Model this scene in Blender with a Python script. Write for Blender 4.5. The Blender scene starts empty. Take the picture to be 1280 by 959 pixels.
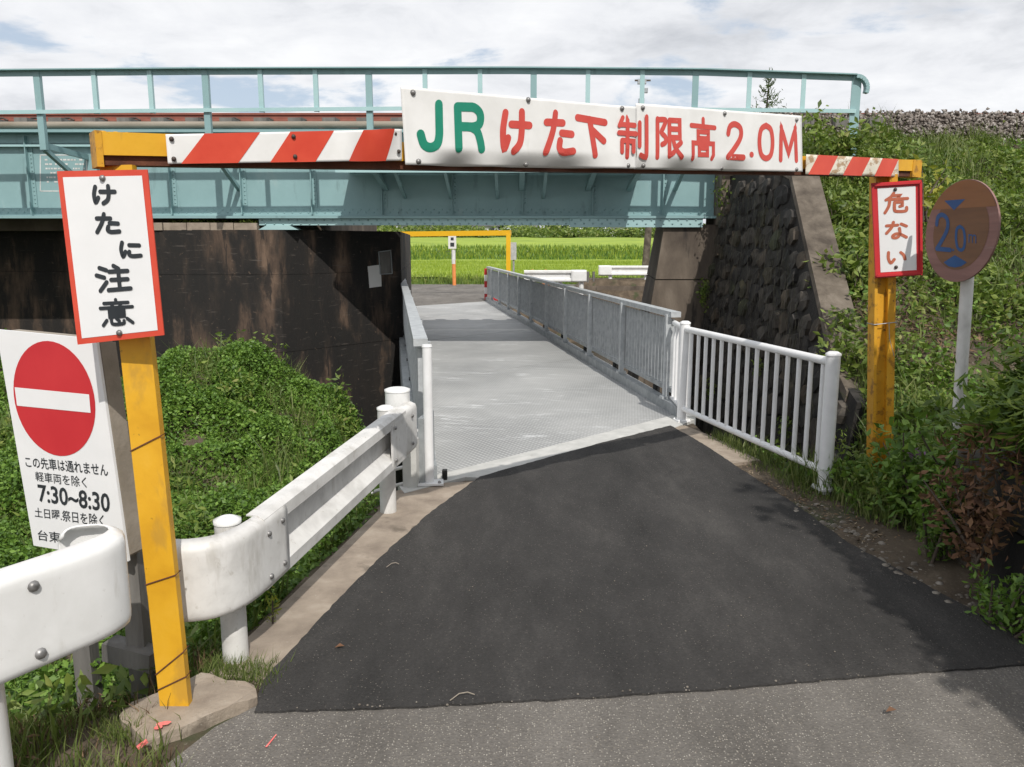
import bpy, math, random
import numpy as np
from mathutils import Vector, Matrix

random.seed(7)
rng = np.random.default_rng(11)
S = bpy.context.scene
COL = S.collection

# ------------------------------------------------------------------ camera
EYE = 1.70
PITCH = math.radians(9.95)
cam_d = bpy.data.cameras.new("camera")
cam = bpy.data.objects.new("camera", cam_d)
COL.objects.link(cam)
cam.location = (0, 0, EYE)
cam.rotation_euler = (math.pi / 2 - PITCH, 0, 0)
cam_d.sensor_width = 36
cam_d.lens = 36 * 1000 / 1280
cam_d.clip_start = 0.05
cam_d.clip_end = 3000
S.camera = cam

# ------------------------------------------------------------------ light
LIGHT = Vector((-0.25, 0.90, -1.0)).normalized()      # the way sunlight travels
sun_d = bpy.data.lights.new("sun", 'SUN')
sun_d.energy = 3.6
sun_d.angle = math.radians(0.5)
sun_d.color = (1.0, 0.955, 0.89)
sun = bpy.data.objects.new("sun", sun_d)
COL.objects.link(sun)
sun.rotation_euler = LIGHT.to_track_quat('-Z', 'Y').to_euler()

S.view_settings.view_transform = 'Standard'
S.view_settings.look = 'None'
S.view_settings.exposure = 0.0
S.view_settings.gamma = 1.0


class NB:
    """small node-tree builder"""
    def __init__(self, tree):
        self.t = tree
        self.t.nodes.clear()

    def n(self, typ, ins=None, **props):
        nd = self.t.nodes.new(typ)
        for k, v in props.items():
            setattr(nd, k, v)
        for k, v in (ins or {}).items():
            self.set(nd, k, v)
        return nd

    def set(self, nd, k, v):
        sock = nd.inputs[k]
        if isinstance(v, bpy.types.NodeSocket):
            self.t.links.new(v, sock)
        elif isinstance(v, bpy.types.Node):
            self.t.links.new(v.outputs[0], sock)
        else:
            if hasattr(sock.default_value, '__len__') and len(sock.default_value) == 4 and len(v) == 3:
                v = (*v, 1)
            sock.default_value = v

    def ramp(self, fac, stops, interp='LINEAR'):
        nd = self.n('ShaderNodeValToRGB', {'Fac': fac})
        cr = nd.color_ramp
        cr.interpolation = interp
        while len(cr.elements) < len(stops):
            cr.elements.new(0.5)
        for e, (p, c) in zip(cr.elements, stops):
            e.position = p
            e.color = (*c, 1) if len(c) == 3 else c
        return nd.outputs[0]

    def math(self, op, a, b=0.0, c=0.0, clamp=False):
        nd = self.n('ShaderNodeMath', {0: a, 1: b, 2: c}, operation=op, use_clamp=clamp)
        return nd.outputs[0]

    def mix(self, f, a, b, blend='MIX'):
        nd = self.t.nodes.new('ShaderNodeMix')
        nd.data_type = 'RGBA'
        nd.blend_type = blend
        for k, v in ((0, f), (6, a), (7, b)):
            if isinstance(v, bpy.types.NodeSocket):
                self.t.links.new(v, nd.inputs[k])
            else:
                nd.inputs[k].default_value = v if k == 0 else ((*v, 1) if len(v) == 3 else v)
        return nd.outputs[2]

    def noise(self, vec, scale, detail=4, rough=0.55, dist=0.0):
        return self.n('ShaderNodeTexNoise', {'Vector': vec, 'Scale': scale, 'Detail': detail,
                                             'Roughness': rough, 'Distortion': dist}).outputs[0]


# ------------------------------------------------------------------ world: blue sky and broken cloud
world = bpy.data.worlds.new("World")
S.world = world
world.use_nodes = True
SKYZ = 10.4
b = NB(world.node_tree)
sky = b.n('ShaderNodeTexSky', sky_type='NISHITA', sun_disc=False)
sky.sun_elevation = math.asin(-LIGHT.z)
sky.sun_rotation = math.atan2(-LIGHT.x, -LIGHT.y)
sky.altitude = 50
sky.air_density = 1.0
sky.dust_density = 1.0
sky.ozone_density = 1.0
tc = b.n('ShaderNodeTexCoord').outputs['Generated']
sep = b.n('ShaderNodeSeparateXYZ', {0: tc})
zc = b.math('MAXIMUM', sep.outputs[2], 0.0)
den = b.math('ADD', zc, 0.16)
cx = b.math('DIVIDE', sep.outputs[0], den)
cy = b.math('DIVIDE', sep.outputs[1], den)
cp = b.n('ShaderNodeCombineXYZ', {0: cx, 1: cy, 2: SKYZ}).outputs[0]
n1 = b.noise(cp, 1.15, 9, 0.56, 0.25)
n2 = b.noise(cp, 2.7, 8, 0.6, 0.3)
n3 = b.noise(cp, 0.75, 5, 0.55)
cover = b.math('ADD', n1, b.math('MULTIPLY', b.math('SUBTRACT', n2, 0.5), 0.35))
mask = b.ramp(cover, [(0.35, (0, 0, 0)), (0.45, (1, 1, 1))], 'EASE')
shade = b.math('ADD', b.math('MULTIPLY', n3, 0.55), b.math('MULTIPLY', n2, 0.5))
ccol = b.ramp(shade, [(0.42, (9.9, 10.0, 10.2)), (0.53, (8.7, 8.85, 9.2)), (0.68, (5.9, 6.15, 6.6))])
skyc = b.mix(0.5, sky.outputs[0], (7.5, 8.2, 9.2))
tot = b.mix(mask, skyc, ccol)
bg = b.n('ShaderNodeBackground', {'Color': tot, 'Strength': 0.1})
b.n('ShaderNodeOutputWorld', {'Surface': bg.outputs[0]})


# ------------------------------------------------------------------ pixel -> world helpers (used only to read sizes and places off the photograph)
CP, SP = math.cos(PITCH), math.sin(PITCH)


def ray(px, py):
    u = (px - 640) / 1000
    v = (479.5 - py) / 1000
    return Vector((u, CP + v * SP, -SP + v * CP))


CAM = Vector((0, 0, EYE))


def G(px, py, z=0.0):
    d = ray(px, py)
    return CAM + d * ((z - EYE) / d.z)


def AY(px, py, y):
    d = ray(px, py)
    return CAM + d * (y / d.y)


def AP(px, py, point, nrm):
    d = ray(px, py)
    return CAM + d * ((Vector(point) - CAM).dot(nrm) / d.dot(nrm))


# ------------------------------------------------------------------ mesh helpers
class MB:
    def __init__(self):
        self.v = []
        self.f = []
        self.smooth = []

    def add(self, vs, fs, smooth=False):
        o = len(self.v)
        self.v += [Vector(p) for p in vs]
        self.f += [tuple(i + o for i in f) for f in fs]
        self.smooth += [smooth] * len(fs)
        return self

    def hexa(self, p):
        """8 points: bottom ring 0-3 (ccw from above), top ring 4-7"""
        return self.add(p, [(3, 2, 1, 0), (4, 5, 6, 7), (0, 1, 5, 4), (1, 2, 6, 5), (2, 3, 7, 6), (3, 0, 4, 7)])

    def box(self, c, s, rot=0.0, M=None):
        x, y, z = s[0] / 2, s[1] / 2, s[2] / 2
        p = [(-x, -y, -z), (x, -y, -z), (x, y, -z), (-x, y, -z), (-x, -y, z), (x, -y, z), (x, y, z), (-x, y, z)]
        R = M if M is not None else Matrix.Rotation(rot, 3, 'Z')
        return self.hexa([R @ Vector(q) + Vector(c) for q in p])

    def beam(self, a, b_, w, h, up=(0, 0, 1)):
        """box from a to b_, width w sideways, height h along up, centred on the line"""
        a, b_ = Vector(a), Vector(b_)
        d = (b_ - a).normalized()
        s = d.cross(Vector(up)).normalized()
        u = s.cross(d).normalized()
        p = []
        for q in (-h / 2, h / 2):
            p += [a + s * (w / 2) + u * q, b_ + s * (w / 2) + u * q, b_ - s * (w / 2) + u * q, a - s * (w / 2) + u * q]
        return self.hexa(p)

    def tube(self, pts, r, n=12, smooth=True):
        pts = [Vector(p) for p in pts]
        rs = r if isinstance(r, (list, tuple)) else [r] * len(pts)
        d0 = (pts[1] - pts[0]).normalized()
        ref = Vector((0, 0, 1)) if abs(d0.z) < 0.9 else Vector((1, 0, 0))
        s = d0.cross(ref).normalized()
        vs, fs = [], []
        for i, p in enumerate(pts):
            d = (pts[min(i + 1, len(pts) - 1)] - pts[max(i - 1, 0)]).normalized()
            s = (s - d * s.dot(d)).normalized()
            u = d.cross(s)
            for k in range(n):
                a = 2 * math.pi * k / n
                vs.append(p + (s * math.cos(a) + u * math.sin(a)) * rs[i])
        for i in range(len(pts) - 1):
            for k in range(n):
                k2 = (k + 1) % n
                fs.append((i * n + k, i * n + k2, (i + 1) * n + k2, (i + 1) * n + k))
        self.add(vs, fs, smooth)
        m = len(pts) - 1
        self.add(vs[:n], [tuple(range(n - 1, -1, -1))])
        self.add(vs[m * n:], [tuple(range(n))])
        return self

    def prism(self, poly, z0, z1):
        """vertical extrusion of a ccw xy polygon"""
        n = len(poly)
        zt = z1 if isinstance(z1, (list, tuple)) else [z1] * n
        zb = z0 if isinstance(z0, (list, tuple)) else [z0] * n
        vs = [(p[0], p[1], zb[i]) for i, p in enumerate(poly)] + [(p[0], p[1], zt[i]) for i, p in enumerate(poly)]
        fs = [tuple(range(n - 1, -1, -1)), tuple(range(n, 2 * n))]
        fs += [(i, (i + 1) % n, (i + 1) % n + n, i + n) for i in range(n)]
        return self.add(vs, fs)

    def dome(self, c, r, nrm, h=0.6, n=8):
        """bolt or rivet head"""
        nrm = Vector(nrm).normalized()
        ref = Vector((0, 0, 1)) if abs(nrm.z) < 0.9 else Vector((1, 0, 0))
        s = nrm.cross(ref).normalized()
        u = nrm.cross(s)
        vs = []
        for rr, hh in ((1, 0), (0.8, 0.65), (0.4, 0.95)):
            for k in range(n):
                a = 2 * math.pi * k / n
                vs.append(Vector(c) + (s * math.cos(a) + u * math.sin(a)) * r * rr + nrm * r * h * hh)
        fs = []
        for i in range(2):
            for k in range(n):
                k2 = (k + 1) % n
                fs.append((i * n + k, i * n + k2, (i + 1) * n + k2, (i + 1) * n + k))
        fs.append(tuple(range(2 * n, 3 * n)))
        return self.add(vs, fs, True)

    def mesh(self, name, off=None):
        me = bpy.data.meshes.new(name)
        o = Vector(off) if off is not None else Vector()
        me.from_pydata([tuple(p - o) for p in self.v], [], self.f)
        me.polygons.foreach_set('use_smooth', self.smooth)
        me.update()
        return me

    def build(self, name, mat, parent=None):
        off = world_loc(parent) if parent is not None else None
        me = self.mesh(name, off)
        return link(name, me, mat, parent)


def world_loc(o):
    v = Vector()
    while o is not None:
        v = v + o.location
        o = o.parent
    return v


def link(name, me, mat, parent=None, loc=None):
    o = bpy.data.objects.new(name, me)
    COL.objects.link(o)
    if mat is not None and len(me.materials) == 0:
        me.materials.append(mat)
    if parent is not None:
        o.parent = parent
    if loc is not None:
        o.location = Vector(loc) - (world_loc(parent) if parent is not None else Vector())
    return o


def np_mesh(name, V, F, mat, parent=None, smooth=False):
    """V (n,3), F (m,k) numpy -> object"""
    me = bpy.data.meshes.new(name)
    V = np.asarray(V, dtype=np.float32)
    if parent is not None:
        V = V - np.array(world_loc(parent), dtype=np.float32)
    F = np.asarray(F, dtype=np.int32)
    k = F.shape[1]
    me.vertices.add(len(V))
    me.vertices.foreach_set('co', V.ravel())
    me.loops.add(F.size)
    me.loops.foreach_set('vertex_index', F.ravel())
    me.polygons.add(len(F))
    me.polygons.foreach_set('loop_start', np.arange(0, F.size, k, dtype=np.int32))
    me.polygons.foreach_set('loop_total', np.full(len(F), k, dtype=np.int32))
    if smooth:
        me.polygons.foreach_set('use_smooth', np.ones(len(F), dtype=bool))
    me.update(calc_edges=True)
    return link(name, me, mat, parent)


def tag(o, label=None, cat=None, group=None, kind=None):
    for k, v in (('label', label), ('category', cat), ('group', group), ('kind', kind)):
        if v:
            o[k] = v
    return o


def thing(name, label, cat, loc=(0, 0, 0), group=None):
    o = bpy.data.objects.new(name, None)
    COL.objects.link(o)
    o.location = loc
    o.empty_display_size = 0.1
    return tag(o, label, cat, group)


# ------------------------------------------------------------------ materials
def surf(name, stops, scale=6.0, detail=6, rough=0.6, metal=0.0, bump=0.0, bscale=40.0, stretch=(1, 1, 1),
         speck=None, spec=0.5, coat=None, dist=0.3, rvar=0.0):
    """procedural surface: colour from noise, optional speckles (threshold, scale, colour, amount) and fine relief"""
    m = bpy.data.materials.new(name)
    m.use_nodes = True
    q = NB(m.node_tree)
    pos = q.n('ShaderNodeNewGeometry').outputs['Position']
    pos = q.n('ShaderNodeMapping', {'Vector': pos, 'Scale': stretch}).outputs[0]
    f = q.noise(pos, scale, detail, 0.6, dist)
    c = q.ramp(f, stops)
    for sp in (speck or []):
        th, ss, colr, am = sp[:4]
        st = sp[4] if len(sp) > 4 else (1, 1, 1)
        pp = q.n('ShaderNodeMapping', {'Vector': q.n('ShaderNodeNewGeometry').outputs['Position'], 'Scale': st, 'Location': (ss, th * 7, 1.3)}).outputs[0]
        nn = q.noise(pp, ss, 5, 0.62, 0.2)
        mk = q.ramp(nn, [(th, (0, 0, 0)), (min(th + 0.07, 1), (am, am, am))])
        c = q.mix(mk, c, colr)
    ins = {'Base Color': c, 'Roughness': rough, 'Metallic': metal, 'Specular IOR Level': spec}
    if rvar:
        ins['Roughness'] = q.math('MULTIPLY_ADD', q.noise(pos, scale * 1.7, 4), rvar, rough - rvar / 2, clamp=True)
    if bump:
        h = q.noise(pos, bscale, 4, 0.65)
        ins['Normal'] = q.n('ShaderNodeBump', {'Height': h, 'Strength': bump, 'Distance': 0.01}).outputs[0]
    p = q.n('ShaderNodeBsdfPrincipled', ins)
    if coat:
        p.inputs['Coat Weight'].default_value = coat
    q.n('ShaderNodeOutputMaterial', {'Surface': p.outputs[0]})
    return m


def leafmat(name, stops, transl=0.25, rough=0.5):
    m = bpy.data.materials.new(name)
    m.use_nodes = True
    q = NB(m.node_tree)
    g = q.n('ShaderNodeNewGeometry')
    big = q.noise(g.outputs['Position'], 1.6, 3)
    f = q.math('ADD', q.math('MULTIPLY', g.outputs['Random Per Island'], 0.65), q.math('MULTIPLY', big, 0.42))
    c = q.ramp(f, stops)
    p = q.n('ShaderNodeBsdfPrincipled', {'Base Color': c, 'Roughness': rough, 'Specular IOR Level': 0.35})
    t = q.n('ShaderNodeBsdfTranslucent', {'Color': q.mix(0.5, c, (0.25, 0.4, 0.03), 'MIX')})
    mx = q.n('ShaderNodeMixShader', {0: transl, 1: p.outputs[0], 2: t.outputs[0]})
    q.n('ShaderNodeOutputMaterial', {'Surface': mx.outputs[0]})
    return m


def asphalt(name, dark, mid, light, aggregate, amount, bump, coarse):
    m = bpy.data.materials.new(name)
    m.use_nodes = True
    q = NB(m.node_tree)
    pos = q.n('ShaderNodeNewGeometry').outputs['Position']
    big = q.noise(q.n('ShaderNodeMapping', {'Vector': pos, 'Rotation': (0, 0, 0.15), 'Scale': (1.5, 0.55, 1)}).outputs[0], 1.1, 9, 0.72, 0.15)
    fine = q.noise(pos, coarse, 3, 0.7)
    c = q.ramp(q.math('ADD', q.math('MULTIPLY', big, 0.70), q.math('MULTIPLY', fine, 0.30)),
               [(0.36, dark), (0.52, mid), (0.68, light)])
    vor = q.n('ShaderNodeTexVoronoi', {'Vector': pos, 'Scale': coarse * 1.6, 'Randomness': 1.0})
    pick = q.n('ShaderNodeSeparateColor', {0: vor.outputs['Color']})
    near = q.math('LESS_THAN', vor.outputs['Distance'], 0.33)
    chosen = q.math('GREATER_THAN', pick.outputs[0], amount)
    tone = q.mix(pick.outputs[1], aggregate, (aggregate[0] * 0.45, aggregate[1] * 0.42, aggregate[2] * 0.38))
    c = q.mix(q.math('MULTIPLY', near, chosen), c, tone)
    h = q.math('ADD', fine, q.math('MULTIPLY', vor.outputs['Distance'], -0.6))
    nrm = q.n('ShaderNodeBump', {'Height': h, 'Strength': bump, 'Distance': 0.006}).outputs[0]
    p = q.n('ShaderNodeBsdfPrincipled', {'Base Color': c, 'Roughness': 0.85, 'Specular IOR Level': 0.3, 'Normal': nrm})
    q.n('ShaderNodeOutputMaterial', {'Surface': p.outputs[0]})
    return m


def tread_plate(name):
    """galvanised chequer plate: raised lozenges, scuffs and chalky patches"""
    m = bpy.data.materials.new(name)
    m.use_nodes = True
    q = NB(m.node_tree)
    pos = q.n('ShaderNodeNewGeometry').outputs['Position']
    rot = q.n('ShaderNodeMapping', {'Vector': pos, 'Rotation': (0, 0, math.radians(8.4))}).outputs[0]
    w1 = q.n('ShaderNodeTexWave', {'Vector': q.n('ShaderNodeMapping', {'Vector': rot, 'Rotation': (0, 0, 0.75)}).outputs[0], 'Scale': 7.5, 'Distortion': 0.2}, wave_type='BANDS').outputs[0]
    w2 = q.n('ShaderNodeTexWave', {'Vector': q.n('ShaderNodeMapping', {'Vector': rot, 'Rotation': (0, 0, -0.75)}).outputs[0], 'Scale': 7.5, 'Distortion': 0.2}, wave_type='BANDS').outputs[0]
    h = q.math('MULTIPLY', w1, w2)
    big = q.noise(pos, 0.8, 5, 0.6, 0.5)
    c = q.ramp(big, [(0.3, (0.235, 0.237, 0.235)), (0.5, (0.305, 0.307, 0.302)), (0.72, (0.42, 0.42, 0.41))])
    c = q.mix(q.math('MULTIPLY', h, 0.75), c, (0.58, 0.58, 0.57))
    st = q.n('ShaderNodeMapping', {'Vector': rot, 'Scale': (0.8, 4.0, 1)}).outputs[0]
    sc = q.ramp(q.noise(st, 1.7, 10, 0.74, 1.4), [(0.545, (0, 0, 0)), (0.64, (1, 1, 1))])
    sel = q.ramp(q.noise(pos, 0.9, 3, 0.5), [(0.42, (0, 0, 0)), (0.58, (1, 1, 1))])
    c = q.mix(q.math('MULTIPLY', q.math('MULTIPLY', sc, sel), 0.65), c, (0.74, 0.75, 0.75))
    nrm = q.n('ShaderNodeBump', {'Height': h, 'Strength': 0.5, 'Distance': 0.004}).outputs[0]
    p = q.n('ShaderNodeBsdfPrincipled', {'Base Color': c, 'Roughness': 0.6, 'Metallic': 0.08, 'Normal': nrm})
    q.n('ShaderNodeOutputMaterial', {'Surface': p.outputs[0]})
    return m


MT = {}
MT['asphalt_new'] = asphalt('asphalt_new', (0.022, 0.021, 0.020), (0.043, 0.0405, 0.0385), (0.085, 0.080, 0.074), (0.20, 0.185, 0.165), 0.93, 0.8, 85)
MT['asphalt_old'] = asphalt('asphalt_old', (0.092, 0.084, 0.075), (0.150, 0.138, 0.124), (0.235, 0.217, 0.195), (0.40, 0.375, 0.33), 0.55, 0.8, 75)
MT['plate'] = tread_plate('tread_plate')
MT['concrete'] = surf('concrete', [(0.3, (0.20, 0.16, 0.125)), (0.55, (0.31, 0.255, 0.20)), (0.75, (0.40, 0.34, 0.275))], 5, rough=0.9, bump=0.5, bscale=60,
                      speck=[(0.60, 3, (0.13, 0.105, 0.08), 0.8), (0.66, 55, (0.45, 0.42, 0.37), 0.6)])
MT['concrete_pale'] = surf('concrete_pale', [(0.3, (0.42, 0.42, 0.40)), (0.6, (0.52, 0.515, 0.49)), (0.8, (0.60, 0.59, 0.56))], 7, rough=0.85, bump=0.25, bscale=70,
                           speck=[(0.62, 4, (0.25, 0.23, 0.2), 0.6)])
MT['wall_stain'] = surf('wall_stain', [(0.38, (0.012, 0.0105, 0.0095)), (0.47, (0.030, 0.023, 0.018)), (0.545, (0.080, 0.053, 0.037)), (0.64, (0.165, 0.11, 0.075)), (0.76, (0.27, 0.21, 0.155))], 1.3, detail=13, rough=0.9,
                        bump=0.8, bscale=26, stretch=(1.5, 1.5, 0.5), dist=0.15, speck=[(0.455, 0.8, (0.012, 0.011, 0.010), 0.94, (1.5, 1.5, 0.55)), (0.52, 4.5, (0.014, 0.012, 0.011), 0.85, (1.6, 1.6, 0.3)), (0.62, 7, (0.13, 0.11, 0.095), 0.4, (0.5, 0.5, 4)), (0.64, 16, (0.20, 0.14, 0.10), 0.4)])
MT['wall_brown'] = surf('wall_brown', [(0.3, (0.055, 0.042, 0.033)), (0.55, (0.135, 0.108, 0.083)), (0.75, (0.23, 0.19, 0.15))], 1.6, detail=8, rough=0.9,
                        bump=0.5, bscale=30, stretch=(1.2, 1.2, 0.5), speck=[(0.62, 3, (0.03, 0.025, 0.022), 0.85, (1.5, 1.5, 0.3))])
MT['cap'] = surf('wall_cap', [(0.34, (0.055, 0.043, 0.032)), (0.52, (0.115, 0.094, 0.072)), (0.72, (0.19, 0.16, 0.128))], 4.5, detail=11, rough=0.9, bump=0.5, bscale=40,
                 speck=[(0.62, 5, (0.08, 0.065, 0.05), 0.7)])
MT['stone'] = surf('stone', [(0.3, (0.017, 0.016, 0.0155)), (0.52, (0.037, 0.034, 0.031)), (0.72, (0.10, 0.09, 0.08))], 5, detail=8, rough=0.8, bump=0.8, bscale=26,
                   stretch=(1, 1, 0.6), speck=[(0.64, 9, (0.22, 0.2, 0.17), 0.65, (1, 1, 0.35))])
_q = NB.__new__(NB)
_q.t = MT['stone'].node_tree
_p = [n for n in _q.t.nodes if n.type == 'BSDF_PRINCIPLED'][0]
_src = _p.inputs['Base Color'].links[0].from_socket
_rnd = _q.n('ShaderNodeObjectInfo').outputs['Random']
_tint = _q.ramp(_rnd, [(0.0, (0.45, 0.44, 0.44)), (0.45, (0.95, 0.92, 0.88)), (0.75, (1.5, 1.4, 1.25)), (0.92, (1.9, 1.55, 1.15)), (1.0, (1.1, 1.35, 0.75))])
_q.set(_p, 'Base Color', _q.mix(1.0, _src, _tint, 'MULTIPLY'))
MT['mortar'] = surf('mortar', [(0.3, (0.012, 0.011, 0.010)), (0.7, (0.035, 0.031, 0.027))], 6, rough=0.95, bump=0.6)
MT['soil'] = surf('soil', [(0.3, (0.05, 0.036, 0.024)), (0.55, (0.10, 0.075, 0.05)), (0.75, (0.18, 0.14, 0.10))], 3.2, detail=9, rough=0.95, bump=0.9, bscale=35,
                  speck=[(0.62, 40, (0.28, 0.25, 0.2), 0.6), (0.58, 1.4, (0.035, 0.05, 0.016), 0.75)])
MT['teal'] = surf('teal_paint', [(0.3, (0.215, 0.345, 0.355)), (0.6, (0.245, 0.385, 0.395)), (0.8, (0.28, 0.42, 0.42))], 2.2, rough=0.42, bump=0.06, bscale=30,
                  speck=[(0.60, 5, (0.15, 0.235, 0.24), 0.55, (1, 1, 0.22)), (0.64, 2.5, (0.30, 0.42, 0.42), 0.5, (1, 1, 0.5)), (0.70, 14, (0.17, 0.10, 0.06), 0.6, (1, 1, 0.4))])
MT['teal_pale'] = surf('teal_paint_pale', [(0.3, (0.32, 0.49, 0.50)), (0.7, (0.38, 0.55, 0.555))], 3, rough=0.4, speck=[(0.70, 12, (0.18, 0.13, 0.09), 0.5)])
MT['galv'] = surf('galvanised', [(0.3, (0.26, 0.28, 0.29)), (0.5, (0.35, 0.37, 0.38)), (0.7, (0.45, 0.47, 0.475))], 9, detail=7, rough=0.5, metal=0.35, rvar=0.25,
                  speck=[(0.62, 22, (0.52, 0.54, 0.54), 0.5), (0.66, 5, (0.22, 0.24, 0.25), 0.6, (1, 1, 0.25))])
MT['galv_top'] = surf('galvanised_spangle', [(0.3, (0.40, 0.42, 0.43)), (0.5, (0.50, 0.52, 0.53)), (0.7, (0.60, 0.62, 0.62))], 12, detail=7, rough=0.5, metal=0.3, rvar=0.25,
                      speck=[(0.64, 7, (0.30, 0.32, 0.34), 0.6)])
MT['white'] = surf('white_paint', [(0.3, (0.70, 0.70, 0.685)), (0.6, (0.80, 0.80, 0.79)), (0.8, (0.84, 0.84, 0.83))], 5, rough=0.38, rvar=0.2,
                   speck=[(0.60, 7, (0.56, 0.54, 0.50), 0.45, (1, 1, 0.3)), (0.64, 38, (0.52, 0.50, 0.46), 0.45), (0.715, 24, (0.28, 0.20, 0.13), 0.75)])
MT['white_grubby'] = surf('white_paint_grubby', [(0.3, (0.52, 0.51, 0.49)), (0.55, (0.68, 0.67, 0.65)), (0.8, (0.76, 0.755, 0.74))], 7, rough=0.5, rvar=0.2,
                          speck=[(0.57, 6, (0.42, 0.40, 0.36), 0.5, (1, 1, 0.25)), (0.62, 30, (0.38, 0.35, 0.30), 0.45, (1, 1, 0.6)), (0.705, 22, (0.20, 0.12, 0.07), 0.85)])
MT['white_fence'] = surf('white_fence_paint', [(0.3, (0.72, 0.72, 0.72)), (0.7, (0.82, 0.82, 0.82))], 6, rough=0.35, speck=[(0.72, 16, (0.4, 0.38, 0.34), 0.4)])
MT['board'] = surf('sign_white', [(0.3, (0.70, 0.695, 0.675)), (0.6, (0.79, 0.785, 0.77)), (0.8, (0.82, 0.815, 0.80))], 6, rough=0.4, rvar=0.2,
                   speck=[(0.665, 5, (0.55, 0.53, 0.48), 0.45, (1, 1, 0.4)), (0.745, 26, (0.25, 0.13, 0.06), 0.75)])
MT['board_clean'] = surf('sign_white_clean', [(0.3, (0.74, 0.745, 0.745)), (0.7, (0.80, 0.80, 0.80))], 6, rough=0.35, speck=[(0.68, 4, (0.62, 0.61, 0.58), 0.5, (1, 1, 0.3))])
MT['red'] = surf('red_paint', [(0.3, (0.58, 0.055, 0.030)), (0.7, (0.67, 0.085, 0.045))], 7, rough=0.42, speck=[(0.72, 20, (0.32, 0.05, 0.03), 0.6)])
MT['crimson'] = surf('crimson_paint', [(0.3, (0.50, 0.022, 0.030)), (0.7, (0.56, 0.032, 0.038))], 5, rough=0.42)
MT['red_letter'] = surf('red_letter', [(0.3, (0.54, 0.058, 0.044)), (0.7, (0.62, 0.085, 0.065))], 9, rough=0.5, speck=[(0.70, 18, (0.75, 0.45, 0.4), 0.5)])
MT['red_faded'] = surf('red_letter_faded', [(0.3, (0.42, 0.10, 0.05)), (0.7, (0.50, 0.15, 0.08))], 9, rough=0.55)
MT['green_letter'] = surf('green_letter', [(0.3, (0.008, 0.20, 0.125)), (0.7, (0.014, 0.245, 0.155))], 9, rough=0.45)
MT['ink'] = surf('black_letter', [(0.3, (0.017, 0.022, 0.026)), (0.7, (0.03, 0.036, 0.042))], 9, rough=0.5)
MT['yellow'] = surf('yellow_paint', [(0.3, (0.60, 0.30, 0.012)), (0.55, (0.70, 0.375, 0.018)), (0.8, (0.74, 0.42, 0.04))], 5, detail=8, rough=0.5, rvar=0.2, bump=0.08, bscale=40,
                    speck=[(0.60, 6, (0.45, 0.25, 0.04), 0.6, (1, 1, 0.45)), (0.66, 9, (0.80, 0.56, 0.26), 0.5, (1, 1, 0.5)), (0.685, 24, (0.13, 0.055, 0.018), 0.85)])
MT['yellow_worn'] = surf('yellow_worn', [(0.3, (0.52, 0.25, 0.012)), (0.55, (0.62, 0.31, 0.015)), (0.8, (0.66, 0.37, 0.04))], 8, detail=8, rough=0.55, rvar=0.2, bump=0.15, bscale=50,
                         speck=[(0.55, 14, (0.24, 0.11, 0.015), 0.75), (0.63, 30, (0.06, 0.028, 0.012), 0.85)])
MT['yellow_far'] = surf('yellow_gloss', [(0.3, (0.74, 0.40, 0.01)), (0.7, (0.78, 0.45, 0.015))], 5, rough=0.4)
MT['rust'] = surf('rust', [(0.3, (0.055, 0.018, 0.009)), (0.55, (0.11, 0.036, 0.018)), (0.8, (0.17, 0.062, 0.028))], 9, detail=8, rough=0.85, bump=0.3, bscale=60)
MT['rail_rust'] = surf('rail_rust', [(0.3, (0.20, 0.065, 0.045)), (0.7, (0.28, 0.10, 0.07))], 6, rough=0.8)
MT['timber'] = surf('timber', [(0.3, (0.20, 0.17, 0.13)), (0.7, (0.33, 0.29, 0.24))], 4, rough=0.85, stretch=(0.3, 1, 1), bump=0.3)
MT['wood_dark'] = surf('wood_dark', [(0.3, (0.085, 0.08, 0.074)), (0.7, (0.21, 0.20, 0.185))], 7, rough=0.85, stretch=(1, 1, 0.15), bump=0.5)
MT['steel'] = surf('bolt_steel', [(0.3, (0.16, 0.155, 0.15)), (0.7, (0.32, 0.315, 0.31))], 30, rough=0.45, metal=0.6)
MT['bolt_dark'] = surf('bolt_dark', [(0.3, (0.04, 0.03, 0.025)), (0.7, (0.10, 0.08, 0.07))], 30, rough=0.6, metal=0.4)
MT['dark'] = surf('dark_gap', [(0.3, (0.01, 0.01, 0.01)), (0.7, (0.02, 0.02, 0.02))], 8, rough=0.9)
MT['black_rubber'] = surf('black_rubber', [(0.3, (0.02, 0.02, 0.02)), (0.7, (0.035, 0.035, 0.035))], 8, rough=0.7)
MT['stripe_cream'] = surf('stripe_cream', [(0.3, (0.62, 0.58, 0.48)), (0.6, (0.72, 0.68, 0.57))], 12, rough=0.5, speck=[(0.52, 12, (0.32, 0.17, 0.06), 0.8, (1, 1, 2)), (0.62, 30, (0.14, 0.05, 0.02), 0.8)])
MT['round_ring'] = surf('faded_red_ring', [(0.3, (0.20, 0.105, 0.090)), (0.7, (0.29, 0.155, 0.135))], 6, rough=0.5, stretch=(0.4, 0.4, 4), speck=[(0.62, 7, (0.33, 0.24, 0.22), 0.5, (0.4, 0.4, 4))])
MT['round_face'] = surf('faded_orange_face', [(0.3, (0.145, 0.072, 0.036)), (0.7, (0.20, 0.098, 0.046))], 6, rough=0.5, stretch=(0.4, 0.4, 4))
MT['round_top'] = surf('unfaded_orange', [(0.3, (0.22, 0.10, 0.042)), (0.7, (0.30, 0.135, 0.055))], 5, rough=0.5, stretch=(0.5, 0.5, 2))  # lighter orange paint of the top segment, less faded than the face
MT['blue'] = surf('blue_print', [(0.3, (0.012, 0.065, 0.20)), (0.7, (0.02, 0.095, 0.27))], 9, rough=0.45)
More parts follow.
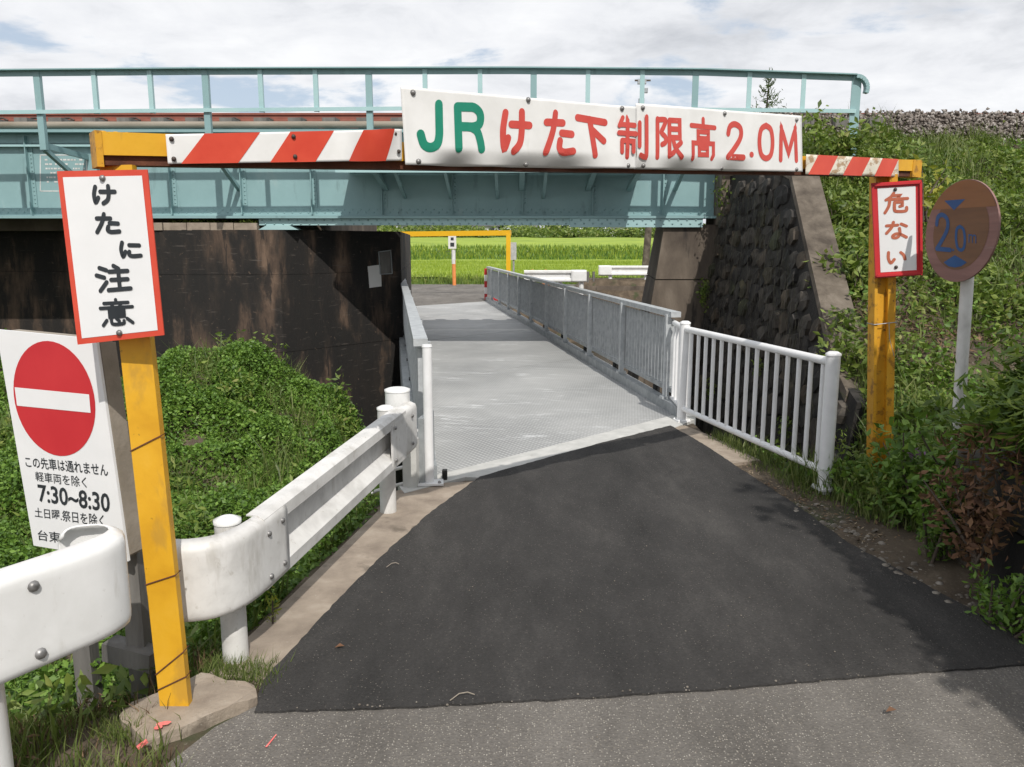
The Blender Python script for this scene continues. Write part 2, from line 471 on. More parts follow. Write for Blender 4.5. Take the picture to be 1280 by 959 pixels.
MT['orange'] = surf('orange_paint', [(0.3, (0.70, 0.22, 0.05)), (0.7, (0.78, 0.30, 0.10))], 9, rough=0.5)
MT['pink_mark'] = surf('pink_spray', [(0.3, (0.75, 0.10, 0.10)), (0.7, (0.80, 0.25, 0.22))], 40, rough=0.8)
MT['rock'] = surf('ballast_rock', [(0.32, (0.060, 0.046, 0.038)), (0.5, (0.165, 0.138, 0.118)), (0.68, (0.42, 0.39, 0.36))], 13, detail=3, rough=0.9, bump=0.4)
MT['pebble'] = surf('pebble', [(0.3, (0.08, 0.066, 0.052)), (0.5, (0.16, 0.14, 0.115)), (0.72, (0.31, 0.28, 0.24))], 17, detail=3, rough=0.9)
MT['bark'] = surf('bark', [(0.3, (0.06, 0.045, 0.035)), (0.7, (0.14, 0.11, 0.085))], 12, rough=0.95, stretch=(1, 1, 0.2), bump=0.8)
MT['water'] = surf('creek_water', [(0.3, (0.012, 0.014, 0.010)), (0.7, (0.025, 0.028, 0.018))], 2, rough=0.12, bump=0.1, bscale=6)
MT['house_white'] = surf('house_white', [(0.3, (0.60, 0.59, 0.57)), (0.7, (0.72, 0.71, 0.69))], 0.7, rough=0.7)
MT['roof_grey'] = surf('roof_grey', [(0.3, (0.10, 0.10, 0.11)), (0.7, (0.18, 0.18, 0.19))], 1.2, rough=0.6)
MT['glass_dark'] = surf('window_dark', [(0.3, (0.02, 0.025, 0.03)), (0.7, (0.05, 0.055, 0.06))], 2, rough=0.15)
MT['paddy'] = surf('rice_paddy', [(0.3, (0.17, 0.25, 0.024)), (0.55, (0.27, 0.36, 0.036)), (0.75, (0.36, 0.44, 0.06))], 0.45, detail=9, rough=0.9, bump=0.6, bscale=3,
                   stretch=(0.5, 1.4, 1))
MT['paddy_bank'] = surf('paddy_bank', [(0.3, (0.05, 0.10, 0.015)), (0.6, (0.10, 0.17, 0.024)), (0.8, (0.16, 0.23, 0.04))], 0.8, detail=8, rough=0.95, bump=0.8, bscale=4)
MT['rice'] = leafmat('rice_blade', [(0.15, (0.16, 0.23, 0.024)), (0.55, (0.27, 0.36, 0.038)), (0.9, (0.38, 0.45, 0.07))], 0.3)
MT['ivy'] = leafmat('ivy_leaf', [(0.12, (0.040, 0.085, 0.014)), (0.5, (0.105, 0.200, 0.030)), (0.88, (0.200, 0.320, 0.055))], 0.22)
MT['weed'] = leafmat('weed_leaf', [(0.12, (0.046, 0.078, 0.018)), (0.45, (0.122, 0.180, 0.036)), (0.78, (0.22, 0.28, 0.060)), (0.97, (0.32, 0.27, 0.12))], 0.28)
MT['grass'] = leafmat('grass_blade', [(0.12, (0.050, 0.075, 0.020)), (0.5, (0.115, 0.155, 0.042)), (0.85, (0.20, 0.225, 0.075)), (0.98, (0.34, 0.28, 0.15))], 0.25)
MT['dead'] = leafmat('dead_leaf', [(0.12, (0.05, 0.032, 0.02)), (0.5, (0.13, 0.08, 0.048)), (0.9, (0.24, 0.15, 0.09))], 0.1, 0.8)
MT['straw'] = leafmat('straw', [(0.1, (0.12, 0.085, 0.05)), (0.5, (0.24, 0.18, 0.115)), (0.95, (0.40, 0.32, 0.22))], 0.1, 0.8)
MT['vine'] = leafmat('dry_vine', [(0.1, (0.018, 0.015, 0.012)), (0.6, (0.06, 0.05, 0.04)), (0.95, (0.17, 0.15, 0.13))], 0.1, 0.8)
MT['conifer'] = leafmat('conifer_spray', [(0.12, (0.042, 0.083, 0.015)), (0.5, (0.112, 0.188, 0.024)), (0.9, (0.240, 0.315, 0.045))], 0.2)
MT['conifer_dead'] = leafmat('conifer_dead', [(0.1, (0.05, 0.025, 0.015)), (0.6, (0.16, 0.08, 0.045)), (0.95, (0.26, 0.15, 0.08))], 0.1, 0.8)
MT['tree_leaf'] = leafmat('tree_leaf', [(0.12, (0.022, 0.045, 0.010)), (0.5, (0.045, 0.085, 0.016)), (0.9, (0.08, 0.13, 0.026))], 0.2)
MT['yellow_leaf'] = leafmat('yellow_leaf', [(0.1, (0.16, 0.20, 0.02)), (0.9, (0.36, 0.34, 0.05))], 0.3)
MT['petal'] = leafmat('petal', [(0.1, (0.30, 0.14, 0.34)), (0.9, (0.45, 0.24, 0.48))], 0.3)


def sst(a, b_, x):
    t = np.clip((x - a) / (b_ - a), 0, 1)
    return t * t * (3 - 2 * t)


# ================================================================== SETTING
A_ = G(545, 605)                       # corner of the deck beside the guardrail
B_ = G(850, 525)                       # corner of the deck beside the pipe fence
D_ = Vector((-0.146, 0.989, 0))        # the deck runs this way
W_ = Vector((0.989, 0.146, 0))
KY = [-6, 2.4, 3.1, 5.0, 5.6]
KX = [-2.6, -1.33, -1.16, -0.83, -0.78]
RY = [-6, 1.0, 3.23, 4.36, 7.35]       # right edge of the asphalt
RX = [4.2, 2.9, 2.23, 1.93, 1.49]


def hgt(x, y):
    x = np.asarray(x, dtype=float)
    y = np.asarray(y, dtype=float)
    xk = np.interp(y, KY, KX)
    dl = xk - x
    left = sst(0.0, 0.7, dl)
    z = -0.022 - left * (0.03 + 0.60 * sst(2.5, 3.6, y))
    z += left * 1.02 * np.exp(-((x + 3.25) / 1.45) ** 2 - ((y - 8.5) / 1.7) ** 2)
    z += left * 0.16 * np.exp(-((x + 1.7) / 0.8) ** 2 - ((y - 6.9) / 1.4) ** 2)
    z += left * 0.45 * sst(4.0, 7.0, -x) * sst(3.0, 6.0, y)
    # creek under the deck
    dn = -0.695 * (x - A_.x) + 0.718 * (y - A_.y)
    xl = -1.10 - 0.06 * (y - 6) - 1.6 * sst(9.0, 10.4, y)
    c = sst(0.10, 0.8, dn) * sst(xl - 0.75, xl + 0.2, x)
    far = np.interp(x, [-8, -3.5, -2.2, 0.0, 0.6, 2.5, 2.75, 20], [19.5, 19.5, 21.3, 25.5, 25.8, 25.8, 31.0, 31.0])
    c *= 1 - sst(far - 0.4, far, y)
    xs_ = x - 0.27 * np.clip(y - 12.5, 0, 9)
    c *= 1 - sst(2.7, 3.3, xs_) * (1 - sst(21, 24, y))
    dr = 0.977 * (x - B_.x) + 0.215 * (y - B_.y)
    pit = sst(0.10, 0.6, dr) * sst(5.3, 6.3, y) * (1 - sst(2.75, 3.05, x)) * (1 - sst(21, 24, y))
    # the strip behind the mound, in front of the abutment
    back = sst(9.2, 10.8, y) * left * (1 - sst(19, 20, y)) * sst(-9, -5, x)
    m = np.maximum(np.maximum(c, pit), back * 0.95)
    z = z * (1 - m) - 1.7 * m
    # railway embankment
    e = np.clip((y - 6.3) / 6.6, 0, 1) * (1 - np.clip((y - 19.5) / 6, 0, 1))
    # sloping verge beside the road
    xr = np.interp(y, RY, RX)
    verge = sst(0.5, 1.6, x - xr) * sst(2.0, 4.2, y) * 0.35
    z = np.where(e > 0, z, z)
    z += 3.10 * e * sst(2.95, 3.35, xs_) + verge * sst(2.2, 2.9, x) * (1 - 0.5 * e)
    z += 3.3 * np.clip((y - 9.5) / 4.0, 0, 1) * (1 - np.clip((y - 19.5) / 6, 0, 1)) * sst(9.0, 12.5, -x)
    return z


def axis(parts):
    out = []
    for a, b2, st in parts:
        out += list(np.arange(a, b2, st))
    out.append(parts[-1][1])
    return np.array(out)


xs = axis([(-900, -100, 80), (-100, -20, 8), (-20, -8, 1.0), (-8, 9, 0.16), (9, 20, 1), (20, 100, 8), (100, 900, 80)])
ys = axis([(-60, -6, 6), (-6, 1, 0.6), (1, 14, 0.16), (14, 33, 0.4), (33, 60, 3), (60, 180, 12), (180, 1800, 135)])
X, Y = np.meshgrid(xs, ys)
Z = hgt(X, Y)
Z = Z + (np.sin(X * 5.1 + Y * 2.3) * 0.012 + np.sin(X * 2.7 - Y * 4.1) * 0.015) * (np.abs(X) < 9) * sst(0.05, 0.5, np.abs(X - 0.3) - 2.0 + (Y > 3) * 0.3) - 0.5 * sst(32, 36, Y)
nx, ny = len(xs), len(ys)
idx = np.arange(nx * ny).reshape(ny, nx)
F = np.stack([idx[:-1, :-1], idx[:-1, 1:], idx[1:, 1:], idx[1:, :-1]], -1).reshape(-1, 4)
tag(np_mesh('ground', np.stack([X.ravel(), Y.ravel(), Z.ravel()], 1), F, MT['soil'], smooth=True), kind='structure')

# water in the creek
m = MB().prism([(-2.6, 6.6), (2.6, 8.6), (2.6, 30), (-1.0, 30), (-6.5, 19), (-6.5, 9.8), (-3.0, 9.0)], -1.9, -1.42)
tag(m.build('creek_water', MT['water']), kind='structure')

# old road (camera side) and the fresh asphalt laid on it
old_edge = [G(318, 892), G(500, 886), G(700, 876), G(900, 863), G(1100, 846), G(1290, 832)]
m = MB()
poly = [(-1.75, -5), (3.6, -5), (2.9, 1.0), (2.36, 2.8)] + [(p.x, p.y + 0.06) for p in reversed(old_edge)] + [(-1.06, 2.60), (-1.14, 2.40), (-1.26, 2.1), (-1.42, 1.5)]
m.prism(poly, -0.3, 0.0)
tag(m.build('old_road', MT['asphalt_old']), kind='structure')
left_edge = [G(330, 852), G(400, 775), G(470, 703), G(540, 640), G(600, 597)]
top_edge = [G(660, 580), G(750, 555), G(838, 533)]
right_edge = [G(872, 552), G(930, 590), G(1000, 636), G(1060, 680), G(1130, 718), G(1200, 756), G(1290, 808)]
fresh = old_edge + right_edge[::-1] + top_edge[::-1] + left_edge[::-1]


def ragged(pts, amp, step=0.05):
    out = []
    for i in range(len(pts)):
        a, c2 = pts[i], pts[(i + 1) % len(pts)]
        L = (c2 - a).length
        k = max(1, int(L / step))
        for j in range(k):
            p = a.lerp(c2, j / k)
            nrm = Vector((-(c2 - a).y, (c2 - a).x, 0)).normalized()
            out.append(p + nrm * (random.uniform(-amp, amp) if 0 < j else 0))
    return out


fr = ragged(fresh, 0.0055, 0.045)
m = MB().prism([(p.x, p.y) for p in fr], -0.25, 0.009)
tag(m.build('road', MT['asphalt_new']), kind='structure')
# thin dusty join along the old surface
m = MB()
for i in range(30):
    t = random.random()
    k = min(int(t * 5), 4)
    p = old_edge[k].lerp(old_edge[k + 1], t * 5 - k) + Vector((0, random.uniform(-0.015, 0.02), 0.012))
    m.dome(p, random.uniform(0.002, 0.006), (0, 0, 1), 0.8, 6)
tag(m.build('gravel', MT['pebble']), kind='stuff')

# kerb strip on the creek side
ko = [Vector((np.interp(yy, KY, KX) - 0.02, yy, 0)) for yy in (2.95, 3.4, 3.9, 4.4, 4.9, 5.35)]
ki = [G(332, 851) + Vector((-0.0, 0, 0)), G(400, 775), G(470, 703), G(540, 640), G(592, 602)]
ki = [p + Vector((0.03, 0.0, 0)) for p in ki]
m = MB().prism([(p.x, p.y) for p in ki] + [(A_.x + 0.02, A_.y + 0.02)] + [(p.x, p.y) for p in reversed(ko)], -0.55, 0.002)
tag(m.build('kerb', MT['concrete']), kind='structure')
# concrete threshold between asphalt and deck
n_ = (B_ - A_).normalized()
pn = Vector((-n_.y, n_.x, 0))
th = [A_ - n_ * 0.30 - pn * 0.03, A_ + n_ * 0.25 - pn * 0.03, G(600, 597) + Vector((0.0, -0.02, 0)), G(660, 582) - pn * 0.03, G(838, 535) - pn * 0.04, B_ + n_ * 0.10 - pn * 0.10,
      B_ + n_ * 0.16 + pn * 0.16, A_ - n_ * 0.22 + pn * 0.16]
m = MB().prism([(p.x, p.y) for p in th], -0.9, 0.006)
tag(m.build('threshold_kerb', MT['concrete_pale']), kind='structure')
# kerb on the fence side
ra = [G(838, 535), G(872, 552), G(900, 570), G(915, 580)]
rb = [p + Vector((0.16 + 0.03 * k, 0.10, 0)) for k, p in enumerate(ra)]
m = MB().prism([(p.x - 0.02, p.y) for p in reversed(ra)] + [(p.x, p.y) for p in rb], -0.6, 0.003)
tag(m.build('fence_kerb', MT['concrete']), kind='structure')

# far road beyond the bridge
m = MB().prism([(-16, 20.5), (-3.4, 20.5), (A_ + D_ * 16.35).to_tuple()[:2], (A_ + D_ * 16.35 + W_ * 2.49 + D_ * 1.79).to_tuple()[:2], (0.3, 26.1), (2.6, 26.1), (2.6, 31.4), (20, 31.4), (20, 33.6), (-16, 33.6)], -0.4, 0.01)
tag(m.build('far_road', MT['asphalt_old']), kind='structure')
m = MB().prism([(2.5, 31.0), (20, 31.0), (20, 31.42), (2.5, 31.42)], -1.6, 0.07)
m.prism([(0.1, 25.75), (2.6, 25.75), (2.6, 26.12), (0.1, 26.12)], -1.6, 0.05)
tag(m.build('far_kerb', MT['wall_brown']), kind='structure')

# paddies: two terraces
def sheet(name, quad, mat, nxx=60, nyy=30, bumpz=0.0):
    a, b2, c2, d2 = [np.array(q) for q in quad]
    U, V = np.meshgrid(np.linspace(0, 1, nxx), np.linspace(0, 1, nyy))
    P = ((1 - U) * (1 - V))[..., None] * a + (U * (1 - V))[..., None] * b2 + (U * V)[..., None] * c2 + ((1 - U) * V)[..., None] * d2
    if bumpz:
        P[..., 2] += rng.normal(0, bumpz, U.shape)
    ii = np.arange(nxx * nyy).reshape(nyy, nxx)
    FF = np.stack([ii[:-1, :-1], ii[:-1, 1:], ii[1:, 1:], ii[1:, :-1]], -1).reshape(-1, 4)
    return tag(np_mesh(name, P.reshape(-1, 3), FF, mat, smooth=True), kind='structure')


sheet('rice_field', [(-60, 34.8, 0.24), (60, 34.8, 0.24), (90, 66, 0.40), (-90, 66, 0.40)], MT['paddy'], 90, 60, 0.03)
sheet('field_edge', [(-60, 33.5, -0.04), (60, 33.5, -0.04), (60, 34.8, 0.14), (-60, 34.8, 0.14)], MT['paddy_bank'], 90, 6, 0.02)
sheet('terrace_bank', [(-90, 64.5, 0.3), (90, 64.5, 0.3), (95, 68, 1.05), (-95, 68, 1.05)], MT['paddy_bank'], 90, 8, 0.06)
sheet('upper_field', [(-95, 68, 1.05), (95, 68, 1.05), (170, 118, 2.45), (-170, 118, 2.45)], MT['paddy'], 90, 50, 0.05)
sheet('far_bank', [(-170, 117.5, 2.4), (170, 117.5, 2.4), (230, 160, 3.0), (-230, 160, 3.0)], MT['paddy_bank'], 60, 10, 0.1)


def blades(n, xr, yr, zf, hh, ww, seed):
    r = np.random.default_rng(seed)
    x = r.uniform(*xr, n)
    y = r.uniform(*yr, n)
    z = zf(x, y)
    h = r.uniform(*hh, n)
    a = r.uniform(0, 2 * np.pi, n)
    lx, ly = r.normal(0, 0.25, n) * h, r.normal(0, 0.25, n) * h
    dx, dy = np.cos(a) * ww / 2, np.sin(a) * ww / 2
    V = np.empty((n, 3, 3))
    V[:, 0] = np.stack([x - dx, y - dy, z], 1)
    V[:, 1] = np.stack([x + dx, y + dy, z], 1)
    V[:, 2] = np.stack([x + lx, y + ly, z + h], 1)
    return V.reshape(-1, 3), np.arange(3 * n).reshape(-1, 3)


V, F = blades(46000, (-14, 18), (34.6, 60), lambda x, y: 0.16 + 0.16 * (y - 34.8) / 31, (0.10, 0.30), 0.05, 3)
tag(np_mesh('rice_grass', V, F, MT['rice']), kind='stuff')
V, F = blades(9000, (-14, 18), (33.5, 35.2), lambda x, y: -0.02 + 0.12 * (y - 33.5), (0.10, 0.34), 0.04, 4)
tag(np_mesh('bank_grass', V, F, MT['weed']), kind='stuff')
V, F = blades(16000, (-24, 30), (64.5, 69), lambda x, y: 0.3 + 0.24 * (y - 64.5), (0.12, 0.42), 0.10, 5)
tag(np_mesh('terrace_grass', V[:24000], F[:8000], MT['ivy']), kind='stuff')
tag(np_mesh('terrace_rice_grass', V[24000:], F[8000:] - 24000, MT['rice']), kind='stuff')


# ------------------------------------------------------------------ leaves and grass on terrain
def leaf_mesh(P, size, up=0.6, r=rng, slim=0.55, outward=None):
    n = len(P)
    N = r.normal(0, 1, (n, 3))
    N /= np.linalg.norm(N, axis=1)[:, None]
    N[:, 2] += up * 1.6
    if outward is not None:
        N += outward
    N /= np.linalg.norm(N, axis=1)[:, None]
    T = r.normal(0, 1, (n, 3))
    T -= N * (T * N).sum(1)[:, None]
    T /= np.linalg.norm(T, axis=1)[:, None]
    Bn = np.cross(N, T)
    s = (np.asarray(size) * r.uniform(0.6, 1.35, n))[:, None] if np.ndim(size) == 0 else (size * r.uniform(0.6, 1.35, n))[:, None]
    V = np.empty((n, 4, 3))
    V[:, 0] = P - T * s * 0.5
    V[:, 1] = P + Bn * s * slim * 0.5 - N * s * 0.12 - T * s * 0.05
    V[:, 2] = P + T * s * 0.55 - N * s * 0.10
    V[:, 3] = P - Bn * s * slim * 0.5 - N * s * 0.12 - T * s * 0.05
    i = np.arange(n)[:, None] * 4
    F = np.concatenate([i + np.array([[0, 1, 2]]), i + np.array([[0, 2, 3]])], 0)
    return V.reshape(-1, 3), F


def vnoise(x, y, s, seed):
    r = np.random.default_rng(seed)
    g = r.uniform(-1, 1, (64, 64))
    fx, fy = x / s, y / s
    ix, iy = np.floor(fx).astype(int), np.floor(fy).astype(int)
    tx, ty = fx - ix, fy - iy
    tx, ty = tx * tx * (3 - 2 * tx), ty * ty * (3 - 2 * ty)
    q = lambda a, b2: g[a % 64, b2 % 64]
    return (q(ix, iy) * (1 - tx) + q(ix + 1, iy) * tx) * (1 - ty) + (q(ix, iy + 1) * (1 - tx) + q(ix + 1, iy + 1) * tx) * ty


def cover(name, n, xr, yr, keep, size, height, mat, up=0.6, slim=0.55, seed=1, lump=0.12, lscale=0.6):
    r = np.random.default_rng(seed)
    x = r.uniform(*xr, n)
    y = r.uniform(*yr, n)
    k = r.random(n) < keep(x, y)
    x, y = x[k], y[k]
    z = hgt(x, y) + r.random(len(x)) ** 0.6 * height * (0.75 + 0.9 * vnoise(x, y, lscale, seed)) + lump * vnoise(x, y, lscale * 0.55, seed + 1)
    V, F = leaf_mesh(np.stack([x, y, z], 1), size, up, r, slim)
    return tag(np_mesh(name, V, F, mat), kind='stuff')


def turf(name, n, xr, yr, keep, hh, ww, mat, seed):
    r = np.random.default_rng(seed)
    x = r.uniform(*xr, n)
    y = r.uniform(*yr, n)
    k = r.random(n) < keep(x, y)
    x, y = x[k], y[k]
    n = len(x)
    z = hgt(x, y) - 0.01
    h = r.uniform(*hh, n) * (0.8 + 0.5 * vnoise(x, y, 0.35, seed))
    a = r.uniform(0, 2 * np.pi, n)
    bx, by = np.cos(a), np.sin(a)
    lean = r.uniform(0.1, 0.75, n) * h
    b2 = r.uniform(0, 2 * np.pi, n)
    lx, ly = np.cos(b2) * lean, np.sin(b2) * lean
    w = ww * r.uniform(0.6, 1.3, n) / 2
    V = np.empty((n, 5, 3))
    V[:, 0] = np.stack([x - bx * w, y - by * w, z], 1)
    V[:, 1] = np.stack([x + bx * w, y + by * w, z], 1)
    V[:, 2] = np.stack([x + lx * 0.35 + bx * w * 0.8, y + ly * 0.35 + by * w * 0.8, z + h * 0.6], 1)
    V[:, 3] = np.stack([x + lx, y + ly, z + h * 0.95], 1)
    V[:, 4] = np.stack([x + lx * 0.35 - bx * w * 0.8, y + ly * 0.35 - by * w * 0.8, z + h * 0.6], 1)
    i = np.arange(n)[:, None] * 5
    F = np.concatenate([i + np.array([[0, 1, 2]]), i + np.array([[0, 2, 4]]), i + np.array([[4, 2, 3]])], 0)
    return tag(np_mesh(name, V.reshape(-1, 3), F, mat), kind='stuff')


def m_left(x, y):
    xk = np.interp(y, KY, KX)
    dn = -0.695 * (x - A_.x) + 0.718 * (y - A_.y)
    xl = -1.10 - 0.06 * (y - 6) - 1.6 * sst(9.0, 10.4, y)
    creek = sst(0.1, 0.8, dn) * sst(xl - 0.5, xl - 0.05, x)
    return sst(0.05, 0.3, xk - x) * (1 - creek) * (1 - sst(10.0, 11.0, y))


cover('creek_bank_foliage', 430000, (-7.0, -0.7), (3.0, 11.0), lambda x, y: m_left(x, y), 0.034, 0.22, MT['ivy'], 0.55, 0.7, 21, 0.15, 0.45)
cover('low_bank_foliage', 130000, (-7.0, -0.7), (3.0, 10.6), lambda x, y: m_left(x, y), 0.036, 0.05, MT['ivy'], 0.9, 0.7, 28, 0.0, 0.5)
cover('far_bank_foliage', 90000, (-13.0, -6.9), (4.0, 13.8), lambda x, y: sst(4.0, 5.0, y), 0.06, 0.28, MT['ivy'], 0.55, 0.7, 27, 0.15, 0.6)
cover('bank_foliage', 26000, (-6.0, -0.7), (2.6, 9.6), lambda x, y: m_left(x, y) * (vnoise(x, y, 0.55, 9) > 0.25), 0.07, 0.40, MT['weed'], 0.4, 0.4, 22)
turf('bank_grass', 16000, (-5.5, -0.7), (2.5, 9.8), lambda x, y: m_left(x, y) * (vnoise(x, y, 0.7, 12) > 0.0), (0.14, 0.42), 0.010, MT['grass'], 23)
# rough grass round the foot of the nearer guardrail and the yellow post
def m_near(x, y):
    xr_ = np.interp(y, [1.5, 2.3, 2.75, 3.0, 3.3], [-1.0, -1.02, -1.20, -1.14, -1.2])
    return sst(0.0, 0.12, xr_ - x) * (1 - 0.75 * sst(-1.62, -1.52, x) * sst(2.3, 2.4, y) * (1 - sst(2.9, 3.0, y)))


turf('roadside_grass', 15000, (-3.2, -0.8), (1.6, 3.4), m_near, (0.05, 0.20), 0.006, MT['grass'], 24)
cover('roadside_foliage', 9000, (-3.2, -1.0), (1.7, 3.6), lambda x, y: m_near(x, y) * (vnoise(x, y, 0.3, 31) > -0.1), 0.034, 0.12, MT['weed'], 0.5, 0.45, 25)
turf('dry_grass', 5000, (-2.6, -0.8), (1.6, 3.2), m_near, (0.04, 0.17), 0.005, MT['dead'], 29)
r_ = np.random.default_rng(71)
nb = 900
pc_ = [G(300, 842), G(272, 838), G(325, 846), G(150, 915)]
Vg = []
for k in range(nb):
    c_ = pc_[k % 4]
    x_, y_ = c_.x + r_.normal(0, 0.045), c_.y + r_.normal(0, 0.05)
    h_ = r_.uniform(0.02, 0.075)
    a_ = r_.uniform(0, 6.28)
    lx_, ly_ = r_.normal(0, 0.45, 2) * h_
    w_ = r_.uniform(0.0015, 0.003)
    Vg += [(x_ - math.cos(a_) * w_, y_ - math.sin(a_) * w_, -0.005), (x_ + math.cos(a_) * w_, y_ + math.sin(a_) * w_, -0.005), (x_ + lx_, y_ + ly_, h_)]
tag(np_mesh('kerb_grass', np.array(Vg), np.arange(3 * nb).reshape(-1, 3), MT['grass']), kind='stuff')
cover('dead_leaves', 2600, (-3.0, -0.9), (1.8, 3.3), lambda x, y: m_near(x, y) * 0.6, 0.04, 0.07, MT['dead'], 0.5, 0.25, 26)


# embankment
def m_emb(x, y):
    cap = np.interp(y, [6.0, 7.2, 9.5, 12.5], [2.4, 3.20, 3.46, 3.70])
    return sst(0.0, 0.18, x - cap) * sst(5.2, 5.9, y) * (1 - sst(12.6, 13.1, y))


bare = lambda x, y: np.exp(-((x - 3.75) / 0.6) ** 2 - ((y - 7.6) / 0.9) ** 2)
cover('embankment_foliage', 95000, (2.3, 10.5), (5.2, 13.2), lambda x, y: m_emb(x, y) * (1 - 0.85 * bare(x, y)) * (0.35 + 0.65 * (vnoise(x, y, 0.8, 41) > -0.25)), 0.075, 0.26, MT['weed'], 0.55, 0.5, 42, 0.10, 0.7)
cover('embankment_undergrowth', 40000, (2.3, 10.5), (5.2, 13.2), lambda x, y: m_emb(x, y) * (1 - 0.7 * bare(x, y)), 0.05, 0.16, MT['ivy'], 0.6, 0.6, 43)
turf('embankment_grass', 26000, (2.6, 10.5), (6.0, 13.6), lambda x, y: m_emb(x, y) * (0.15 + 0.85 * (vnoise(x, y, 1.0, 44) > 0.0)) * (1 - 0.7 * bare(x, y)), (0.12, 0.38), 0.014, MT['grass'], 45)
turf('crest_grass', 5200, (3.9, 12.5), (12.2, 12.95), lambda x, y: 0.25 + 0.75 * (vnoise(x, y, 0.6, 148) > 0.0), (0.14, 0.40), 0.012, MT['grass'], 149)
turf('tall_grass', 5200, (3.6, 10.5), (6.8, 12.9), lambda x, y: m_emb(x, y) * (vnoise(x, y, 0.7, 144) > 0.30), (0.30, 0.72), 0.012, MT['grass'], 145)
cover('embankment_litter', 26000, (2.8, 9.5), (6.4, 13.2), lambda x, y: m_emb(x, y) * np.clip(bare(x, y) + 0.5 * (vnoise(x, y, 0.9, 46) > 0.25), 0, 1), 0.075, 0.10, MT['dead'], 0.7, 0.22, 47)


# verge by the right-hand post
def m_verge(x, y):
    xr_ = np.interp(y, RY, RX)
    fence = np.interp(y, [5.0, 5.6, 7.4], [2.0, 2.05, 1.72])
    d = x - np.maximum(xr_ + 0.26 + 0.42 * sst(5.0, 4.1, y), np.where(y > 5.0, fence - 0.10, 0))
    return sst(0.0, 0.25, d) * (1 - sst(6.4, 6.8, y) * (1 - sst(2.5, 2.8, x))) * sst(4.2, 4.7, y)


turf('fence_grass', 5200, (1.4, 2.3), (5.2, 6.9), lambda x, y: sst(0.15, 0.26, x - np.interp(y, RY, RX)) * (1 - sst(0.05, 0.2, x - np.interp(y, [5.3, 7.4], [2.15, 1.70]))) * (0.3 + 0.7 * (vnoise(x, y, 0.3, 57) > -0.3)), (0.04, 0.15), 0.006, MT['grass'], 58)
cover('dry_litter', 2600, (1.4, 2.4), (4.4, 7.2), lambda x, y: sst(-0.02, 0.05, x - np.interp(y, RY, RX)) * (1 - sst(0.2, 0.4, x - np.interp(y, RY, RX))), 0.022, 0.015, MT['straw'], 1.2, 0.3, 59, 0.0)
turf('verge_grass', 14000, (1.6, 3.4), (4.2, 7.3), m_verge, (0.08, 0.30), 0.009, MT['grass'], 51)
cover('verge_foliage', 9000, (1.9, 3.6), (4.3, 6.9), lambda x, y: m_verge(x, y) * (x > 2.25), 0.05, 0.24, MT['weed'], 0.45, 0.45, 52)
cover('verge_undergrowth', 9000, (2.0, 3.9), (4.2, 6.9), lambda x, y: m_verge(x, y), 0.045, 0.14, MT['ivy'], 0.5, 0.6, 53)
cover('fallen_leaves', 1500, (1.6, 2.9), (2.4, 5.6), lambda x, y: sst(0.0, 0.1, x - np.interp(y, RY, RX)) * 0.7, 0.035, 0.012, MT['dead'], 1.6, 0.4, 54, 0.0)

# pebbles on the bare verge and scattered on the road
m = MB()
for i in range(420):
    y = random.uniform(2.4, 5.2)
    x = float(np.interp(y, RY, RX)) + abs(random.gauss(0, 0.22)) - 0.05
    z = max(float(hgt(x, y)), 0.0 if x < float(np.interp(y, RY, RX)) else -1)
    m.dome((x, y, z - 0.002), random.choice([0.006, 0.008, 0.008, 0.012, 0.016, 0.024]), (random.gauss(0, .3), random.gauss(0, .3), 1), random.uniform(0.5, 0.9), 6)
tag(m.build('verge_gravel', MT['pebble']), kind='stuff')
m = MB()
for i in range(170):
    x, y = random.uniform(-0.9, 2.1), random.uniform(1.3, 5.2)
    if x > np.interp(y, RY, RX):
        continue
    m.dome((x, y, 0.012 if y > 2.95 else 0.0), random.choice([0.0015, 0.002, 0.0025, 0.004]), (0, 0, 1), 0.8, 6)
tag(m.build('road_grit', MT['pebble']), kind='stuff')


# ballast on the railway behind the embankment
def rocks(name, P, size, mat, seed):
    r = np.random.default_rng(seed)
    oc = np.array([[1, 0, 0], [-1, 0, 0], [0, 1, 0], [0, -1, 0], [0, 0, 1], [0, 0, -1]], float)
    of = np.array([[0, 2, 4], [2, 1, 4], [1, 3, 4], [3, 0, 4], [2, 0, 5], [1, 2, 5], [3, 1, 5], [0, 3, 5]])
    n = len(P)
    Q = r.normal(0, 1, (n, 3, 3))
    Q, _ = np.linalg.qr(Q)
    V = (oc[None] * r.uniform(0.55, 1.25, (n, 6, 1)) * r.uniform(0.7, 1.2, (n, 1, 3))) @ Q
    V = V * (size * r.uniform(0.6, 1.4, n))[:, None, None] + P[:, None, :]
    F = (of[None] + np.arange(n)[:, None, None] * 6).reshape(-1, 3)
    return tag(np_mesh(name, V.reshape(-1, 3), F, mat), kind='stuff')


n = 17000
bx = rng.uniform(3.7, 14, n)
bt = rng.random(n)
by = 12.85 + bt * 0.42 + rng.normal(0, 0.03, n)
bz = 3.32 + bt * 0.385 + rng.normal(0, 0.03, n) + 0.05 * vnoise(bx, by, 1.3, 66)
rocks('track_gravel', np.stack([bx, by, bz], 1), 0.031, MT['rock'], 61)
m = MB().prism([(3.9, 12.8), (30, 12.8), (30, 13.25), (30, 13.33), (3.9, 13.33), (3.9, 13.25)], 2.8, [3.26, 3.26, 3.69, 3.70, 3.70, 3.69])
tag(m.build('track_bed_gravel', MT['rock']), kind='stuff')


